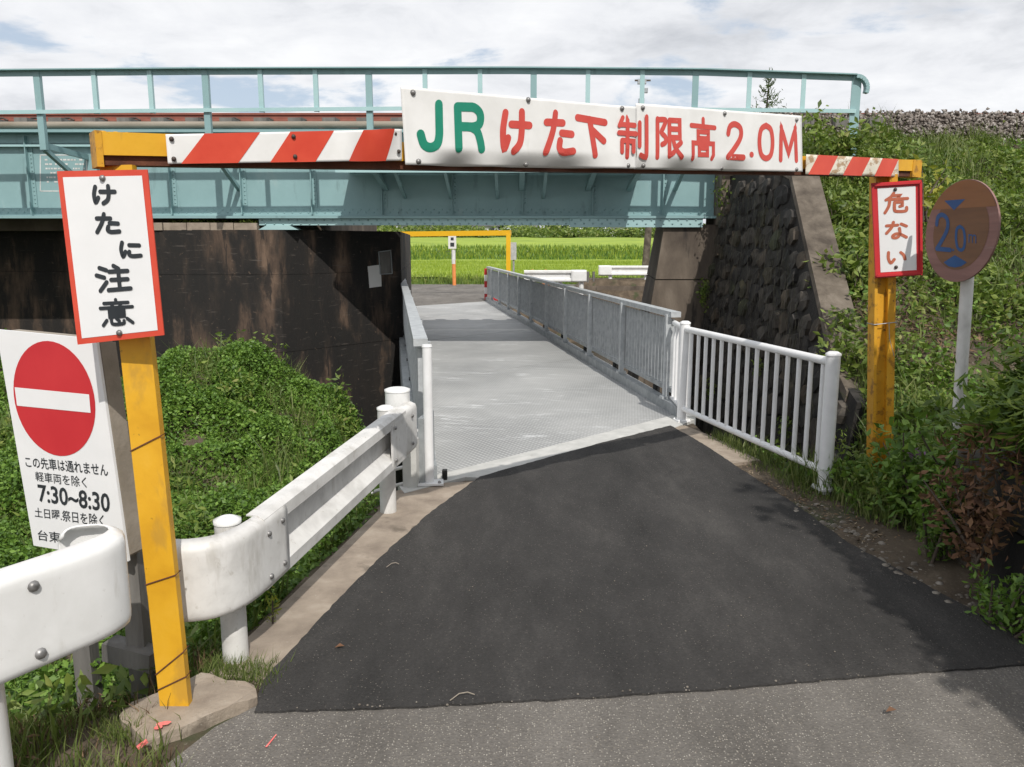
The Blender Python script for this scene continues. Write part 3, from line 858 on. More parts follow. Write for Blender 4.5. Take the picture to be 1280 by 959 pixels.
# ================================================================== RAILWAY BRIDGE
YW, YR, YP = 12.6, 11.4, 11.6          # girder web, handrail line, edge of the plate over the road
rb = thing('railway_bridge', 'pale teal riveted steel railway girder bridge with handrail crossing over the road', 'railway bridge', (0, YW, 2.0))
zb = AY(450, 272, YW).z
zt = AY(450, 166, YW).z
xr_end = AY(893, 240, YW).x
x0 = -13.0
MB().box(((x0 + xr_end) / 2, YW, (zb + zt) / 2), (xr_end - x0, 0.022, zt - zb - 0.06)).build('girder_web', MT['teal'], rb)
MB().box(((x0 + xr_end) / 2, YW - 0.02, zt), (xr_end - x0, 0.40, 0.04)).build('top_flange', MT['teal'], rb)
MB().box(((x0 + xr_end) / 2, YW - 0.02, zb), (xr_end - x0, 0.38, 0.035)).build('bottom_flange', MT['teal'], rb)
MB().box(((x0 + xr_end) / 2, YW - 0.022, zb + 0.085), (xr_end - x0, 0.018, 0.12)).build('flange_angle', MT['teal'], rb)
MB().box(((x0 + xr_end) / 2, YW - 0.022, zt - 0.09), (xr_end - x0, 0.018, 0.13)).build('flange_angle', MT['teal'], rb)
zl = AY(150, 183, YW).z
MB().box(((x0 + AY(600, 183, YW).x) / 2, YW - 0.055, zl), (AY(600, 183, YW).x - x0, 0.085, 0.03)).build('stiffening_angle', MT['teal_pale'], rb)
MB().box(((x0 + xr_end) / 2, YW + 2.1, (zb + zt) / 2), (xr_end - x0, 0.022, zt - zb)).build('girder_web', MT['teal'], rb)
MB().box(((x0 + xr_end) / 2, YW + 2.1, zb + 0.01), (xr_end - x0, 0.38, 0.035)).build('bottom_flange', MT['teal'], rb)
riv = MB()
stx = [AY(39.8 + 87.6 * k, 230, YW).x for k in range(-2, 10)]
st_me = MB().box((0, -0.05, 0), (0.012, 0.10, zt - zb - 0.10)).box((0.035, -0.020, 0), (0.07, 0.012, zt - zb - 0.10)).mesh('stiffener')
for xx in stx:
    if xx < x0:
        continue
    link('stiffener', st_me, MT['teal'], rb, (xx, YW, (zb + zt) / 2 - 0.005))
    for k in range(15):
        riv.dome((xx + 0.042, YW - 0.0265, zb + 0.22 + k * (zt - zb - 0.42) / 14), 0.014, (0, -1, 0), 0.7, 6)
xx = -9.0
while xx < xr_end - 0.05:
    riv.dome((xx, YW - 0.031, zb + 0.075), 0.015, (0, -1, 0), 0.7, 6)
    riv.dome((xx + 0.05, YW - 0.031, zb + 0.118), 0.013, (0, -1, 0), 0.7, 6)
    xx += 0.125
tag(riv.build('rivets', MT['teal'], rb), kind='stuff')
# impact strip bolted under the girder, with the bearing at its end
xa, xb = AY(322, 277, YW - 0.2).x, AY(713, 277, YW - 0.2).x
xc, xd = AY(713, 277, YW - 0.26).x, AY(880, 277, YW - 0.26).x
z1 = zb - 0.02
MB().box(((xa + xb) / 2, YW - 0.12, z1 - 0.05), (xb - xa, 0.03, 0.10)).build('cover_strip', MT['teal_pale'], rb)
MB().box(((xc + xd) / 2, YW - 0.16, z1 - 0.055), (xd - xc, 0.05, 0.15)).build('cover_strip', MT['teal_pale'], rb)
rv = MB()
xx = xa + 0.05
while xx < xd - 0.05:
    yy = YW - 0.138 if xx < xb else YW - 0.188
    for dz in (-0.025, -0.078):
        rv.dome((xx + (0.05 if dz < -0.05 else 0), yy, z1 + dz), 0.015, (0, -1, 0), 0.8, 6)
    xx += 0.135
tag(rv.build('bolt_heads', MT['teal'], rb), kind='stuff')
for px in (350,):
    c = AY(px, 287, YW - 0.05)
    mm = MB()
    mm.add([(c.x + a, YW + b2, z) for z, w in ((z1 - 0.10, 0.17), (1.902, 0.30)) for a, b2 in ((-w, -0.16), (w, -0.16), (w, 0.16), (-w, 0.16))],
           [(0, 1, 2, 3), (7, 6, 5, 4), (4, 5, 1, 0), (5, 6, 2, 1), (6, 7, 3, 2), (7, 4, 0, 3)])
    mm.build('bearing', MT['teal_pale'], rb)

# plate over the road and the brackets that carry it
pz = AY(600, 211, YP).z
pxa, pxb = AY(420, 211, YP).x, AY(812, 211, YP).x
MB().box(((pxa + pxb) / 2, (YP + YW - 0.03) / 2, pz + 0.02), (pxb - pxa, YW - 0.03 - YP, 0.012)).build('protective_plate', MT['teal'], rb)
MB().box(((pxa + pxb) / 2, YP - 0.008, pz - 0.01), (pxb - pxa + 0.02, 0.014, 0.085)).build('plate_edge', MT['teal_pale'], rb)
for px, big in ((467, 1), (493, 0), (556, 0), (620, 0), (653, 1), (683, 0), (744, 1), (800, 1)):
    X_ = AY(px, 215, YP).x
    w = 0.075 if big else 0.045
    MB().beam((X_, YP + 0.03, pz - 0.02), (X_ * 0.99, YW - 0.02, zb + (0.42 if big else 0.30)), w, 0.05).build('bracket', MT['teal'], rb)

# handrail
top = [AY(px, py, YR) for px, py in ((-60, 87.5), (240, 84.8), (640, 83.8), (880, 85.8), (1070, 92.5))]
top[0] = top[1] + (top[0] - top[1]) * 1.6


def at_px(px):
    u = AY(px, 85, YR).x
    return np.interp(u, [p.x for p in top], [p.z for p in top])


mm = MB()
for a, c2 in zip(top[:-1], top[1:]):
    mm.beam(a + Vector((0, 0, -0.008)), c2 + Vector((0, 0, -0.008)), 0.09, 0.016)
    mm.beam(a + Vector((0, 0.040, -0.050)), c2 + Vector((0, 0.040, -0.050)), 0.012, 0.068)
mm.build('top_rail', MT['teal'], rb)
e = top[-1]
arc = [e + Vector((0.16 * math.sin(t), 0, -0.16 * (1 - math.cos(t)))) for t in np.linspace(0, math.pi * 0.62, 8)]
mm = MB()
for a, c2 in zip(arc[:-1], arc[1:]):
    mm.beam(a + Vector((0, 0, -0.03)), c2 + Vector((0, 0, -0.03)), 0.09, 0.05)
mm.build('rail_end', MT['teal'], rb)
mid = [AY(px, py, YR) for px, py in ((-60, 141), (240, 138), (640, 134.5), (1070, 139))]
mm = MB()
for a, c2 in zip(mid[:-1], mid[1:]):
    mm.beam(a, c2, 0.012, 0.05)
    mm.beam(a + Vector((0, 0.03, 0.02)), c2 + Vector((0, 0.03, 0.02)), 0.05, 0.01)
mm.build('middle_rail', MT['teal_pale'], rb)


def mid_z(px):
    return np.interp(AY(px, 137, YR).x, [p.x for p in mid], [p.z for p in mid])


for px in (-150, 47, 257, 461, 667, 869, 1070):
    X_ = AY(px, 130, YR).x
    zt_ = at_px(px) - 0.02
    zb_ = AY(px, 187, YR).z if px < 900 else 2.45
    w = 0.085 if px < 1000 else 0.13
    MB().box((X_, YR + 0.03, (zt_ + zb_) / 2), (w, 0.012, zt_ - zb_)).box((X_ + w / 2 - 0.006, YR + 0.066, (zt_ + zb_) / 2), (0.012, 0.06, zt_ - zb_)).build('post', MT['teal'], rb)
    if px < 900 and not (600 < px < 700):
        MB().beam((X_, YR + 0.04, zb_ + 0.06), (X_, YW - 0.02, zb_ + 0.02), 0.05, 0.08).build('bracket_arm', MT['teal'], rb)
        MB().beam((X_, YR + 0.06, zb_ + 0.01), (X_, YW - 0.02, zb + 0.42), 0.055, 0.055).build('strut', MT['teal'], rb)
for px in (-20, 117, 187, 325, 394, 531, 600, 735, 803, 937, 1005):
    X_ = AY(px, 110, YR).x
    zt_, zb_ = at_px(px) - 0.02, mid_z(px) - 0.03
    MB().box((X_, YR + 0.02, (zt_ + zb_) / 2), (0.062, 0.010, zt_ - zb_)).box((X_ + 0.026, YR + 0.045, (zt_ + zb_) / 2), (0.01, 0.045, zt_ - zb_)).build('railing_bar', MT['teal_pale'], rb)
# faint stencilled data panel on the web
c0, c1, c2_, c3 = AY(51, 194, YW), AY(109, 194, YW), AY(109, 239, YW), AY(51, 239, YW)
mm = MB()
yy = YW - 0.0135
for a, b2 in ((c0, c1), (c1, c2_), (c2_, c3), (c3, c0)):
    mm.beam((a.x, yy, a.z), (b2.x, yy, b2.z), 0.0012, 0.014, (0, 0, 1) if abs(a.z - b2.z) < 0.1 else (1, 0, 0))
random.seed(5)
for r_ in range(6):
    z = c0.z - 0.07 - r_ * 0.065
    xx = c0.x + 0.06
    while xx < c1.x - 0.07:
        w = random.uniform(0.02, 0.055)
        if random.random() < 0.8:
            mm.box((xx + w / 2, yy, z), (w, 0.0012, 0.024))
        xx += w + 0.014
mm.build('stencil_panel', MT['white_grubby'], rb)

# the track on the bridge
tr = thing('railway_track', 'rust red rail on timber sleepers running along the teal bridge', 'railway track', (0, 13.4, 3.4))
zr0 = AY(300, 152.5, 13.4).z
zr1 = AY(300, 145, 13.4).z
prof = [(-0.06, 0), (0.06, 0), (0.06, 0.02), (0.012, 0.035), (0.012, 0.095), (0.035, 0.105), (0.035, 0.135), (-0.035, 0.135), (-0.035, 0.105), (-0.012, 0.095), (-0.012, 0.035), (-0.06, 0.02)]
for yy in (13.4, 14.5):
    mm = MB()
    n = len(prof)
    mm.add([(xx, yy + p[0], zr0 + p[1]) for xx in (-14, 12) for p in prof], [tuple(range(n)), tuple(range(2 * n - 1, n - 1, -1))] + [(i, i + n, (i + 1) % n + n, (i + 1) % n) for i in range(n)])
    mm.build('rail', MT['rail_rust'], tr)
sl = MB().box((0, 0, 0), (0.20, 2.0, 0.14)).mesh('sleeper')
cl = MB().tube([(-0.10, 0, -0.01), (-0.06, -0.01, 0.03), (0.02, -0.01, 0.035), (0.09, 0, 0.0)], 0.016, 6).mesh('rail_clip')
for k in range(32):
    xx = -9.2 + k * 0.53
    if xx > 6:
        break
    link('sleeper', sl, MT['wood_dark'], tr, (xx, 13.9, zr0 - 0.075))
    link('rail_clip', cl, MT['bolt_dark'], tr, (xx, 13.31, zr0 + 0.01))
MB().box(((xr_end - 14) / 2, 13.75, zr0 - 0.18), (14 + xr_end, 1.75, 0.02)).build('added_shade_plate', MT['teal'], tr)  # plate added under the sleepers so the shadow on the deck has no gaps
z = AY(300, 157, 12.78).z
MB().tube([(-14, 12.78, z), (xr_end + 0.6, 12.78, z + 0.02)], 0.05, 10).build('guard_timber', MT['timber'], tr)

# ================================================================== ABUTMENTS AND STONE WALL
la = thing('bridge_abutment', 'stained dark concrete abutment standing in the creek under the girder', 'abutment', (-4, 14, 0))
zl_ = 1.90
for k, (za, zb2) in enumerate(((-1.9, 0.02), (0.024, 1.22), (1.225, zl_))):
    o_ = 0.004 if k % 2 else 0.0
    MB().prism([(-14, 13.9 - o_), (-5.85 + o_, 13.9 - o_), (-5.72 + o_, 12.42 - o_), (-3.55 + o_ * 0.5, 12.36 - o_), (-1.95 + o_, 14.2 - o_), (-2.5, 20), (-14, 20)], za, zb2).build('wall', MT['wall_stain'], la)
MB().prism([(-13.9, 14.0), (-5.75, 14.0), (-5.62, 12.50), (-3.62, 12.45), (-2.08, 14.22), (-2.6, 19.9), (-13.9, 19.9)], -1.8, zl_ - 0.05).build('joint_core', MT['dark'], la)
MB().prism([(-14, 13.35), (-3.75, 13.35), (-3.3, 14.1), (-3.3, 19.9), (-14, 19.9)], zl_ + 0.002, zl_ + 0.62).build('parapet', MT['wall_brown'], la)
for i in range(5):
    xx = -5.66 + i * 0.36
    MB().box((xx + 0.17, 12.60 + random.uniform(-.02, .02), zl_ + 0.05), (0.345, 0.42, 0.10 + random.uniform(-.01, .02))).build('capping_block', MT['concrete'], la)
cover_pts = []
r = np.random.default_rng(77)
P = np.stack([r.uniform(-5.6, -3.9, 2600), r.uniform(12.42, 12.8, 2600), zl_ + 0.10 + r.random(2600) * 0.05], 1)
P = P[vnoise(P[:, 0], P[:, 1], 0.4, 78) > 0.05]
V, F = leaf_mesh(P, 0.045, 0.6, r)
tag(np_mesh('moss_leaves', V, F, MT['weed']), kind='stuff')
for i, (corners, nm) in enumerate((([(460, 333), (476, 331), (477, 358), (462, 360)], 'plain'), ([(473, 315), (488, 313), (490, 342), (475, 343)], 'framed'))):
    wn = Vector((1.84, -1.6, 0)).normalized()
    pt = Vector((-1.95, 14.2, 0)) + wn * 0.012
    q = [AP(px, py, pt, wn) for px, py in corners]
    t_ = thing('wall_plate', ['pale blank metal plate fixed low on the shaded abutment wall', 'dark notice plate in a pale thin frame on the shaded abutment wall'][i], 'plate', q[3])
    mm = MB()
    mm.add([p for p in q] + [p - wn * 0.02 for p in q], [(3, 2, 1, 0), (4, 5, 6, 7), (0, 1, 5, 4), (1, 2, 6, 5), (2, 3, 7, 6), (3, 0, 4, 7)])
    mm.build('plate', MT['house_white'] if i == 0 else MT['wood_dark'], t_)
    if i == 1:
        mm = MB()
        for a, b2 in zip(q, q[1:] + q[:1]):
            mm.beam(a + wn * 0.004, b2 + wn * 0.004, 0.014, 0.018, wn)
        mm.build('frame', MT['galv'], t_)

ra_ = thing('bridge_abutment', 'brown battered concrete abutment with a cold joint beside the stone wall', 'abutment', (3, 13, 0))
ft = AY(831, 281, 12.45)
fj = AY(819, 350, 12.45)
fb = AY(812, 392, 12.45)
sl_ = (fb.x - ft.x) / (fb.z - ft.z)
xat = lambda z: ft.x + sl_ * (z - ft.z)
zj = fj.z
for (z0, z1_, off, nm) in ((zj + 0.012, ft.z, 0.0, 'wall'), (-1.7, zj, 0.015, 'wall')):
    mm = MB()
    mm.hexa([(xat(z0), 12.45 - off, z0), (4.2, 12.45 - off, z0), (4.4, 14.6, z0), (xat(z0) * 14.6 / 12.45 - 0.16, 14.6, z0),
             (xat(z1_), 12.45 - off + 0.03, z1_), (4.2, 12.45 - off + 0.03, z1_), (4.4, 14.6, z1_), (xat(z1_) * 14.6 / 12.45 - 0.16, 14.6, z1_)])
    mm.build(nm, MT['wall_brown'], ra_)
MB().box((3.16, 12.6, 2.75), (0.12, 0.9, 1.55)).build('end_wall', MT['wall_brown'], ra_)

sw = thing('stone_wall', 'dark steep wall of pitched stones with a sloping concrete coping beside the fence', 'stone wall', (3.0, 9.5, 0))
BT = 0.13
wx = lambda z: 2.90 + BT * z
ctop = lambda y: float(np.interp(y, [6.9, 7.3, 9.5, 10.4, 12.6], [0.42, 0.62, 2.52, 2.72, 2.75]))
mm = MB()
ys_ = [6.7, 7.3, 8.0, 8.8, 9.5, 10.4, 11.5, 12.42]
for ya, yb in zip(ys_[:-1], ys_[1:]):
    za, zb2 = ctop(ya) - 0.06, ctop(yb) - 0.06
    mm.hexa([(wx(-1.7), ya, -1.7), (3.1, ya, -1.7), (3.1, yb, -1.7), (wx(-1.7), yb, -1.7), (wx(za), ya, za), (wx(za) + 0.26, ya, za), (wx(zb2) + 0.26, yb, zb2), (wx(zb2), yb, zb2)])
mm.build('wall_core', MT['mortar'], sw)
mm = MB()
cp_ = [6.9, 7.3, 8.0, 8.8, 9.5, 10.0]
for ya, yb in zip(cp_[:-1], cp_[1:]):
    za, zb2 = ctop(ya), ctop(yb)
    xa_, xb_ = wx(za) - 0.02, wx(zb2) - 0.02
    mm.hexa([(xa_ - 0.01, ya, za - 0.09), (xa_ + 0.32, ya, za - 0.30), (xb_ + 0.32, yb, zb2 - 0.30), (xb_ - 0.01, yb, zb2 - 0.09),
             (xa_, ya, za), (xa_ + 0.32, ya, za), (xb_ + 0.32, yb, zb2), (xb_, yb, zb2)])
mm.build('coping', MT['cap'], sw)
nrm = Vector((-1, 0, BT)).normalized()
upv = Vector((BT, 0, 1)).normalized()
R_ = Matrix((upv.cross(nrm), upv, nrm)).transposed()
random.seed(3)
stm = []
for k in range(6):
    mb_ = MB()
    n = 8
    rr = [random.uniform(0.78, 1.05) for _ in range(n)]
    base = [(0.168 * rr[i] * math.cos(2 * math.pi * i / n + 0.4), 0.150 * rr[i] * math.sin(2 * math.pi * i / n + 0.4), -0.06) for i in range(n)]
    lx, ly = random.uniform(-0.03, 0.03), random.uniform(-0.05, 0.01)
    frn = [(p[0] * 0.80 + lx, p[1] * 0.80 + ly, 0.028 + random.uniform(-0.02, 0.025)) for p in base]
    mb_.add(base + frn + [(lx, ly, 0.042)], [(i, (i + 1) % n, (i + 1) % n + n, i + n) for i in range(n)] + [(i + n, (i + 1) % n + n, 2 * n) for i in range(n)])
    stm.append(mb_.mesh('stone'))
cnt = 0
row = 0
z = -1.15
while z < 2.7:
    y = 6.95 + (0.14 if row % 2 else 0)
    while y < 12.36:
        if z < ctop(y) - (0.17 if y < 9.6 else 0.12) and cnt < 298:
            o = link('stone', random.choice(stm), MT['stone'], sw, Vector((wx(z), y + random.uniform(-.05, .05), z + random.uniform(-.05, .05))))
            o.rotation_euler = (R_ @ Matrix.Rotation(random.uniform(-0.9, 0.9), 3, 'Z')).to_euler()
            s_ = random.uniform(0.85, 1.15)
            o.scale = (s_, s_, random.uniform(0.5, 1.5))
            cnt += 1
        y += 0.275
    z += 0.225
    row += 1
# weeds growing from the wall joints
r = np.random.default_rng(88)
PP = []
for (yy, zz, s_, nn) in ((12.3, 0.95, 0.22, 260), (12.2, 2.4, 0.3, 160), (11.6, 3.0, 0.25, 120), (9.2, 0.3, 0.12, 60), (8.0, -0.2, 0.15, 70), (7.4, -0.5, 0.2, 160), (11.0, -0.3, 0.18, 80)):
    q = r.normal(0, s_ / 2, (nn, 3)) * [0.4, 1, 1] + [wx(zz) - 0.08, yy, zz]
    PP.append(q)
V, F = leaf_mesh(np.concatenate(PP), 0.06, 0.3, r)
Vv, Ff = [], []
for k in range(3800):
    y_, z_ = r.uniform(7.0, 12.3), r.uniform(-1.0, 2.6)
    if z_ > ctop(y_) - 0.3:
        continue
    l_ = r.uniform(0.10, 0.34)
    x_ = wx(z_) - 0.10 + r.normal(0, 0.015)
    w_ = r.uniform(0.003, 0.008)
    dy_ = r.normal(0, 0.05)
    k0 = len(Vv)
    Vv += [(x_, y_ - w_, z_), (x_, y_ + w_, z_), (wx(z_ - l_) - 0.075, y_ + dy_, z_ - l_)]
    Ff.append((k0, k0 + 1, k0 + 2))
tag(np_mesh('dry_vine_foliage', np.array(Vv), np.array(Ff), MT['vine']), kind='stuff')
tag(np_mesh('wall_weeds', V, F, MT['weed']), kind='stuff')

# ================================================================== DECK BRIDGE
db = thing('deck_bridge', 'low galvanised steel footbridge deck with tread plates and barred side railings', 'footbridge', (A_.x + 1.0, A_.y + 1.0, 0))
DP = lambda s, w, z=0.0: A_ + D_ * s + W_ * w + Vector((0, 0, z))
DW = 2.487
NP, PL = 8, 2.07
for i in range(NP):
    s0, s1 = 0.14 + i * PL, 0.14 + (i + 1) * PL - 0.007
    k = 0.718
    mm = MB()
    dz = 0.0 if i % 2 else 0.0015
    q = [DP(s0, 0), DP(s0 + k * DW, DW), DP(s1 + k * DW, DW), DP(s1, 0)]
    mm.hexa([p + Vector((0, 0, -0.05)) for p in q] + [p + Vector((0, 0, 0.004 + dz)) for p in q])
    mm.build('deck_plate', MT['plate'], db)
SL = 0.14 + NP * PL
# side beams, kerb channels
for (w, s0, s1) in ((-0.03, 0.10, SL), (DW + 0.03, 0.10 + 0.718 * DW, SL + 0.718 * DW)):
    sgn = -1 if w < 0 else 1
    MB().beam(DP(s0, w + sgn * 0.10, -0.22), DP(s1, w + sgn * 0.10, -0.22), 0.12, 0.44).build('side_beam', MT['galv'], db)
    MB().beam(DP(s0, w, 0.055), DP(s1, w, 0.055), 0.09, 0.10).build('kerb_channel', MT['galv'], db)
    MB().beam(DP(s0, w + sgn * 0.10, 0.026), DP(s1, w + sgn * 0.10, 0.026), 0.105, 0.045).build('ledge', MT['galv_top'], db)
dang = math.atan2(D_.y, D_.x)
post_me = MB().box((0, 0, 0.47), (0.055, 0.055, 0.94)).box((0, 0, 0.075), (0.10, 0.10, 0.03)).mesh('railing_post')
bar_me = MB().box((0, 0, 0.0), (0.042, 0.014, 0.70)).mesh('railing_bar')
foot_me = MB().box((0, 0, 0.0), (0.09, 0.05, 0.10)).box((0, 0, -0.05), (0.14, 0.09, 0.02)).mesh('railing_foot')
for (w, s0, s1) in ((-0.08, 0.30, SL + 0.1), (DW + 0.08, 0.46 + 0.718 * DW, SL + 0.718 * DW + 0.1)):
    sg_ = 1 if w < 0 else -1
    MB().beam(DP(s0, w, 0.985), DP(s1, w, 0.985), 0.105, 0.055).build('top_rail', MT['galv_top'], db)
    MB().beam(DP(s0, w, 0.20), DP(s1, w, 0.20), 0.05, 0.045).build('bottom_rail', MT['galv'], db)
    s = s0 + 0.10
    while s < s1:
        o = link('railing_post', post_me, MT['galv_top'], db, DP(s, w + sg_ * 0.048, 0.04))
        o.rotation_euler = (0, 0, dang)
        o = link('railing_foot', foot_me, MT['dark'], db, DP(min(s + 0.5, s1), w + 0.02, 0.11))
        o.rotation_euler = (0, 0, dang)
        s += 1.66
    s = s0 + 0.10
    while s < s1:
        o = link('railing_bar', bar_me, MT['galv_top'], db, DP(s, w, 0.58))
        o.rotation_euler = (0, 0, dang + 1.57)
        s += 0.112

# white pipe fence beside the road
PF1 = G(852, 527)
PF2 = G(1030, 612)
fn = thing('pipe_fence', 'white tubular pedestrian fence with thin vertical bars at the road edge', 'fence', PF1)
fd = (PF2 - PF1).normalized()
for P0 in (PF1, PF2):
    p = MB().tube([P0 + Vector((0, 0, -0.05)), P0 + Vector((0, 0, 0.945))], 0.048, 16).build('post', MT['white_fence'], fn)
    mm = MB().tube([P0 + Vector((0, 0, 0.947)), P0 + Vector((0, 0, 0.962)), P0 + Vector((0, 0, 0.975))], [0.052, 0.052, 0.03], 16)
    mm.build('cap', MT['white_fence'], p)
    mm = MB().box(P0 + Vector((0, 0, 0.012)), (0.125, 0.125, 0.016), math.atan2(fd.y, fd.x))
    for k in range(4):
        a = math.atan2(fd.y, fd.x) + math.pi / 4 + k * math.pi / 2
        mm.dome(P0 + Vector((0.072 * math.cos(a), 0.072 * math.sin(a), 0.02)), 0.012, (0, 0, 1), 1, 6)
    mm.build('base_plate', MT['white_fence'], p)
MB().tube([PF1 - fd * 0.02 + Vector((0, 0, 0.90)), PF2 + Vector((0, 0, 0.90))], 0.030, 12).build('top_rail', MT['white_fence'], fn)
MB().tube([PF1 - fd * 0.02 + Vector((0, 0, 0.13)), PF2 + Vector((0, 0, 0.13))], 0.026, 12).build('bottom_rail', MT['white_fence'], fn)
bar = MB().tube([(0, 0, 0), (0, 0, 0.77)], 0.017, 10).mesh('bar')
L = (PF2 - PF1).length
for k in range(15):
    link('bar', bar, MT['white_fence'], fn, PF1 + fd * (0.14 + (L - 0.24) * k / 14) + Vector((0, 0, 0.13)))
st_ = (DP(0.52 + 0.718 * DW, DW + 0.08) - PF1)
MB().tube([PF1 + Vector((0, 0, 0.90)), PF1 + st_ * 0.9 + Vector((0, 0, 0.90))], 0.028, 10).build('short_rail', MT['white_fence'], fn)
for k in (0.35, 0.62, 0.85):
    link('bar', bar, MT['white_fence'], fn, PF1 + st_ * k + Vector((0, 0, 0.13)))
MB().tube([PF1 + Vector((0, 0, 0.13)), PF1 + st_ * 0.9 + Vector((0, 0, 0.13))], 0.024, 10).build('short_rail', MT['white_fence'], fn)

# white post at the other corner
wp = thing('fence_post', 'slim white steel post on a bolted square base at the deck corner', 'post', A_)
P0 = A_ + Vector((0.0, -0.02, 0))
MB().tube([P0 + Vector((-0.045, 0, -0.02)), P0 + Vector((-0.045, 0, 0.99))], 0.034, 16).build('post', MT['white_fence'], wp)
MB().tube([P0 + Vector((-0.045, 0, 0.992)), P0 + Vector((-0.045, 0, 1.008))], [0.038, 0.034], 16).build('cap', MT['white_fence'], wp)
MB().box(P0 + Vector((-0.045, 0, 0.016)), (0.20, 0.12, 0.014), 0.1).build('base_plate', MT['white_fence'], wp)
for dx in (-0.12, 0.03):
    MB().dome(P0 + Vector((dx, -0.03, 0.023)), 0.014, (0, 0, 1), 1.1, 6).build('bolt', MT['steel'], wp)
MB().box(P0 + Vector((0.055, 0.12, 0.04)), (0.035, 0.05, 0.07)).build('stop_block', MT['dark'], wp)

# low parapet stub and two thin pipes behind the guardrail end
ps = thing('parapet_stub', 'small grey concrete parapet block behind the end of the guardrail', 'concrete block', G(517, 607))
c = G(518, 608)
MB().box(c + Vector((0.0, 0.12, 0.10)), (0.10, 0.34, 0.50), -0.15).build('block', MT['concrete_pale'], ps)
MB().box(c + Vector((0.075, 0.16, 0.16)), (0.04, 0.30, 0.66), -0.15).build('end_plate', MT['galv'], ps)
pp = thing('pipe_rail', 'pair of thin white pipes running off the bank behind the guardrail post', 'pipe rail', G(470, 630))
for dz in (0.02, 0.14):
    a = G(506, 612) + Vector((0, 0.1, dz))
    MB().tube([a, a + Vector((-0.2, -0.10, -0.03)), a + Vector((-0.42, -0.2, -0.10))], 0.013, 8).build('pipe', MT['white_grubby'], pp)


# ================================================================== GUARDRAILS
WPROF = [(0.0, 0.168), (0.052, 0.168), (0.078, 0.150), (0.080, 0.098), (0.018, 0.046), (0.018, -0.046), (0.080, -0.098), (0.078, -0.150), (0.052, -0.168), (0.0, -0.168)]


def sheet_solid(rows, th, close_ends=True):
    """rows[i][j] front points with normals -> closed thin shell"""
    ni, nj = len(rows), len(rows[0])
    fr, bk = [], []
    for i in range(ni):
        for j in range(nj):
            p = rows[i][j]
            a = rows[min(i + 1, ni - 1)][j] - rows[max(i - 1, 0)][j]
            b2 = rows[i][min(j + 1, nj - 1)] - rows[i][max(j - 1, 0)]
            n = a.cross(b2)
            n = n.normalized() if n.length > 1e-9 else Vector((0, -1, 0))
            fr.append(p)
            bk.append(p + n * th)
    m_ = MB()
    N = ni * nj
    fs = []
    for i in range(ni - 1):
        for j in range(nj - 1):
            a, b2, c2, d2 = i * nj + j, i * nj + j + 1, (i + 1) * nj + j + 1, (i + 1) * nj + j
            fs.append((a, b2, c2, d2))
            fs.append((d2 + N, c2 + N, b2 + N, a + N))
    for i in range(ni - 1):
        for j in (0, nj - 1):
            a, d2 = i * nj + j, (i + 1) * nj + j
            fs.append((a, d2, d2 + N, a + N) if j == 0 else (a + N, d2 + N, d2, a))
    for j in range(nj - 1):
        for i in (0, ni - 1):
            a, b2 = i * nj + j, i * nj + j + 1
            fs.append((a + N, b2 + N, b2, a) if i == 0 else (a, b2, b2 + N, a + N))
    return m_.add(fr + bk, fs, True)


def wbeam(name, path, prof, mat, parent, th=0.006):
    """path: list of points; outward = right-hand side of travel"""
    rows = []
    for i, p in enumerate(path):
        d = (path[min(i + 1, len(path) - 1)] - path[max(i - 1, 0)])
        d.z = 0
        d.normalize()
        out = Vector((d.y, -d.x, 0))
        rows.append([p + out * a + Vector((0, 0, h)) for a, h in prof])
    m_ = sheet_solid(rows, th)
    m_.smooth = [False] * len(m_.f)
    return m_.build(name, mat, parent)


def end_piece(name, path, half, mat, parent, tip_r, crest=0.05, n=22, start_round=False, zoff=0.0):
    """smooth terminal plate that follows a path; corners rounded towards the tip (end of path)"""
    cum = [0.0]
    for a, c2 in zip(path[:-1], path[1:]):
        cum.append(cum[-1] + (c2 - a).length)
    Ltot = cum[-1]
    rows = []
    for i in range(n + 1):
        s = Ltot * (1 - (1 - i / n) ** 1.6)
        k = 0
        while k < len(cum) - 2 and cum[k + 1] < s:
            k += 1
        t = (s - cum[k]) / (cum[k + 1] - cum[k])
        p = path[k].lerp(path[k + 1], t)
        d = path[k + 1] - path[k]
        d.z = 0
        d.normalize()
        out = Vector((d.y, -d.x, 0))
        rem = Ltot - s
        hh = half
        if rem < tip_r:
            hh = half - tip_r + math.sqrt(max(tip_r ** 2 - (tip_r - rem) ** 2, 0))
        row_ = []
        for j in range(17):
            b2 = -1 + 2 * j / 16
            dep = crest * min(1, (1 - abs(b2)) / 0.15) ** 0.8
            row_.append(p + out * dep + Vector((0, 0, -b2 * hh)))
        rows.append(row_)
    return sheet_solid(rows, 0.006).build(name, mat, parent)


# rail along the creek
g2 = thing('guardrail', 'white corrugated guardrail running along the creek-side kerb towards the deck', 'guardrail', G(303, 822))
pa = AY(303, 705, G(303, 820).y - 0.03)
pb = AY(495, 563, G(495, 637).y - 0.03)
zc_ = 0.375
pa.z = pb.z = zc_
dv = (pb - pa)
dv.z = 0
L = dv.length
dv.normalize()
out = Vector((dv.y, -dv.x, 0))
ga = lambda s, o=0.0: Vector((pa.x, pa.y, 0.440 + 0.080 * s / L)) + dv * s + out * o
wbeam('beam', [ga(0.05), ga(L * 0.5), ga(L - 0.02)], WPROF, MT['white_grubby'], g2)
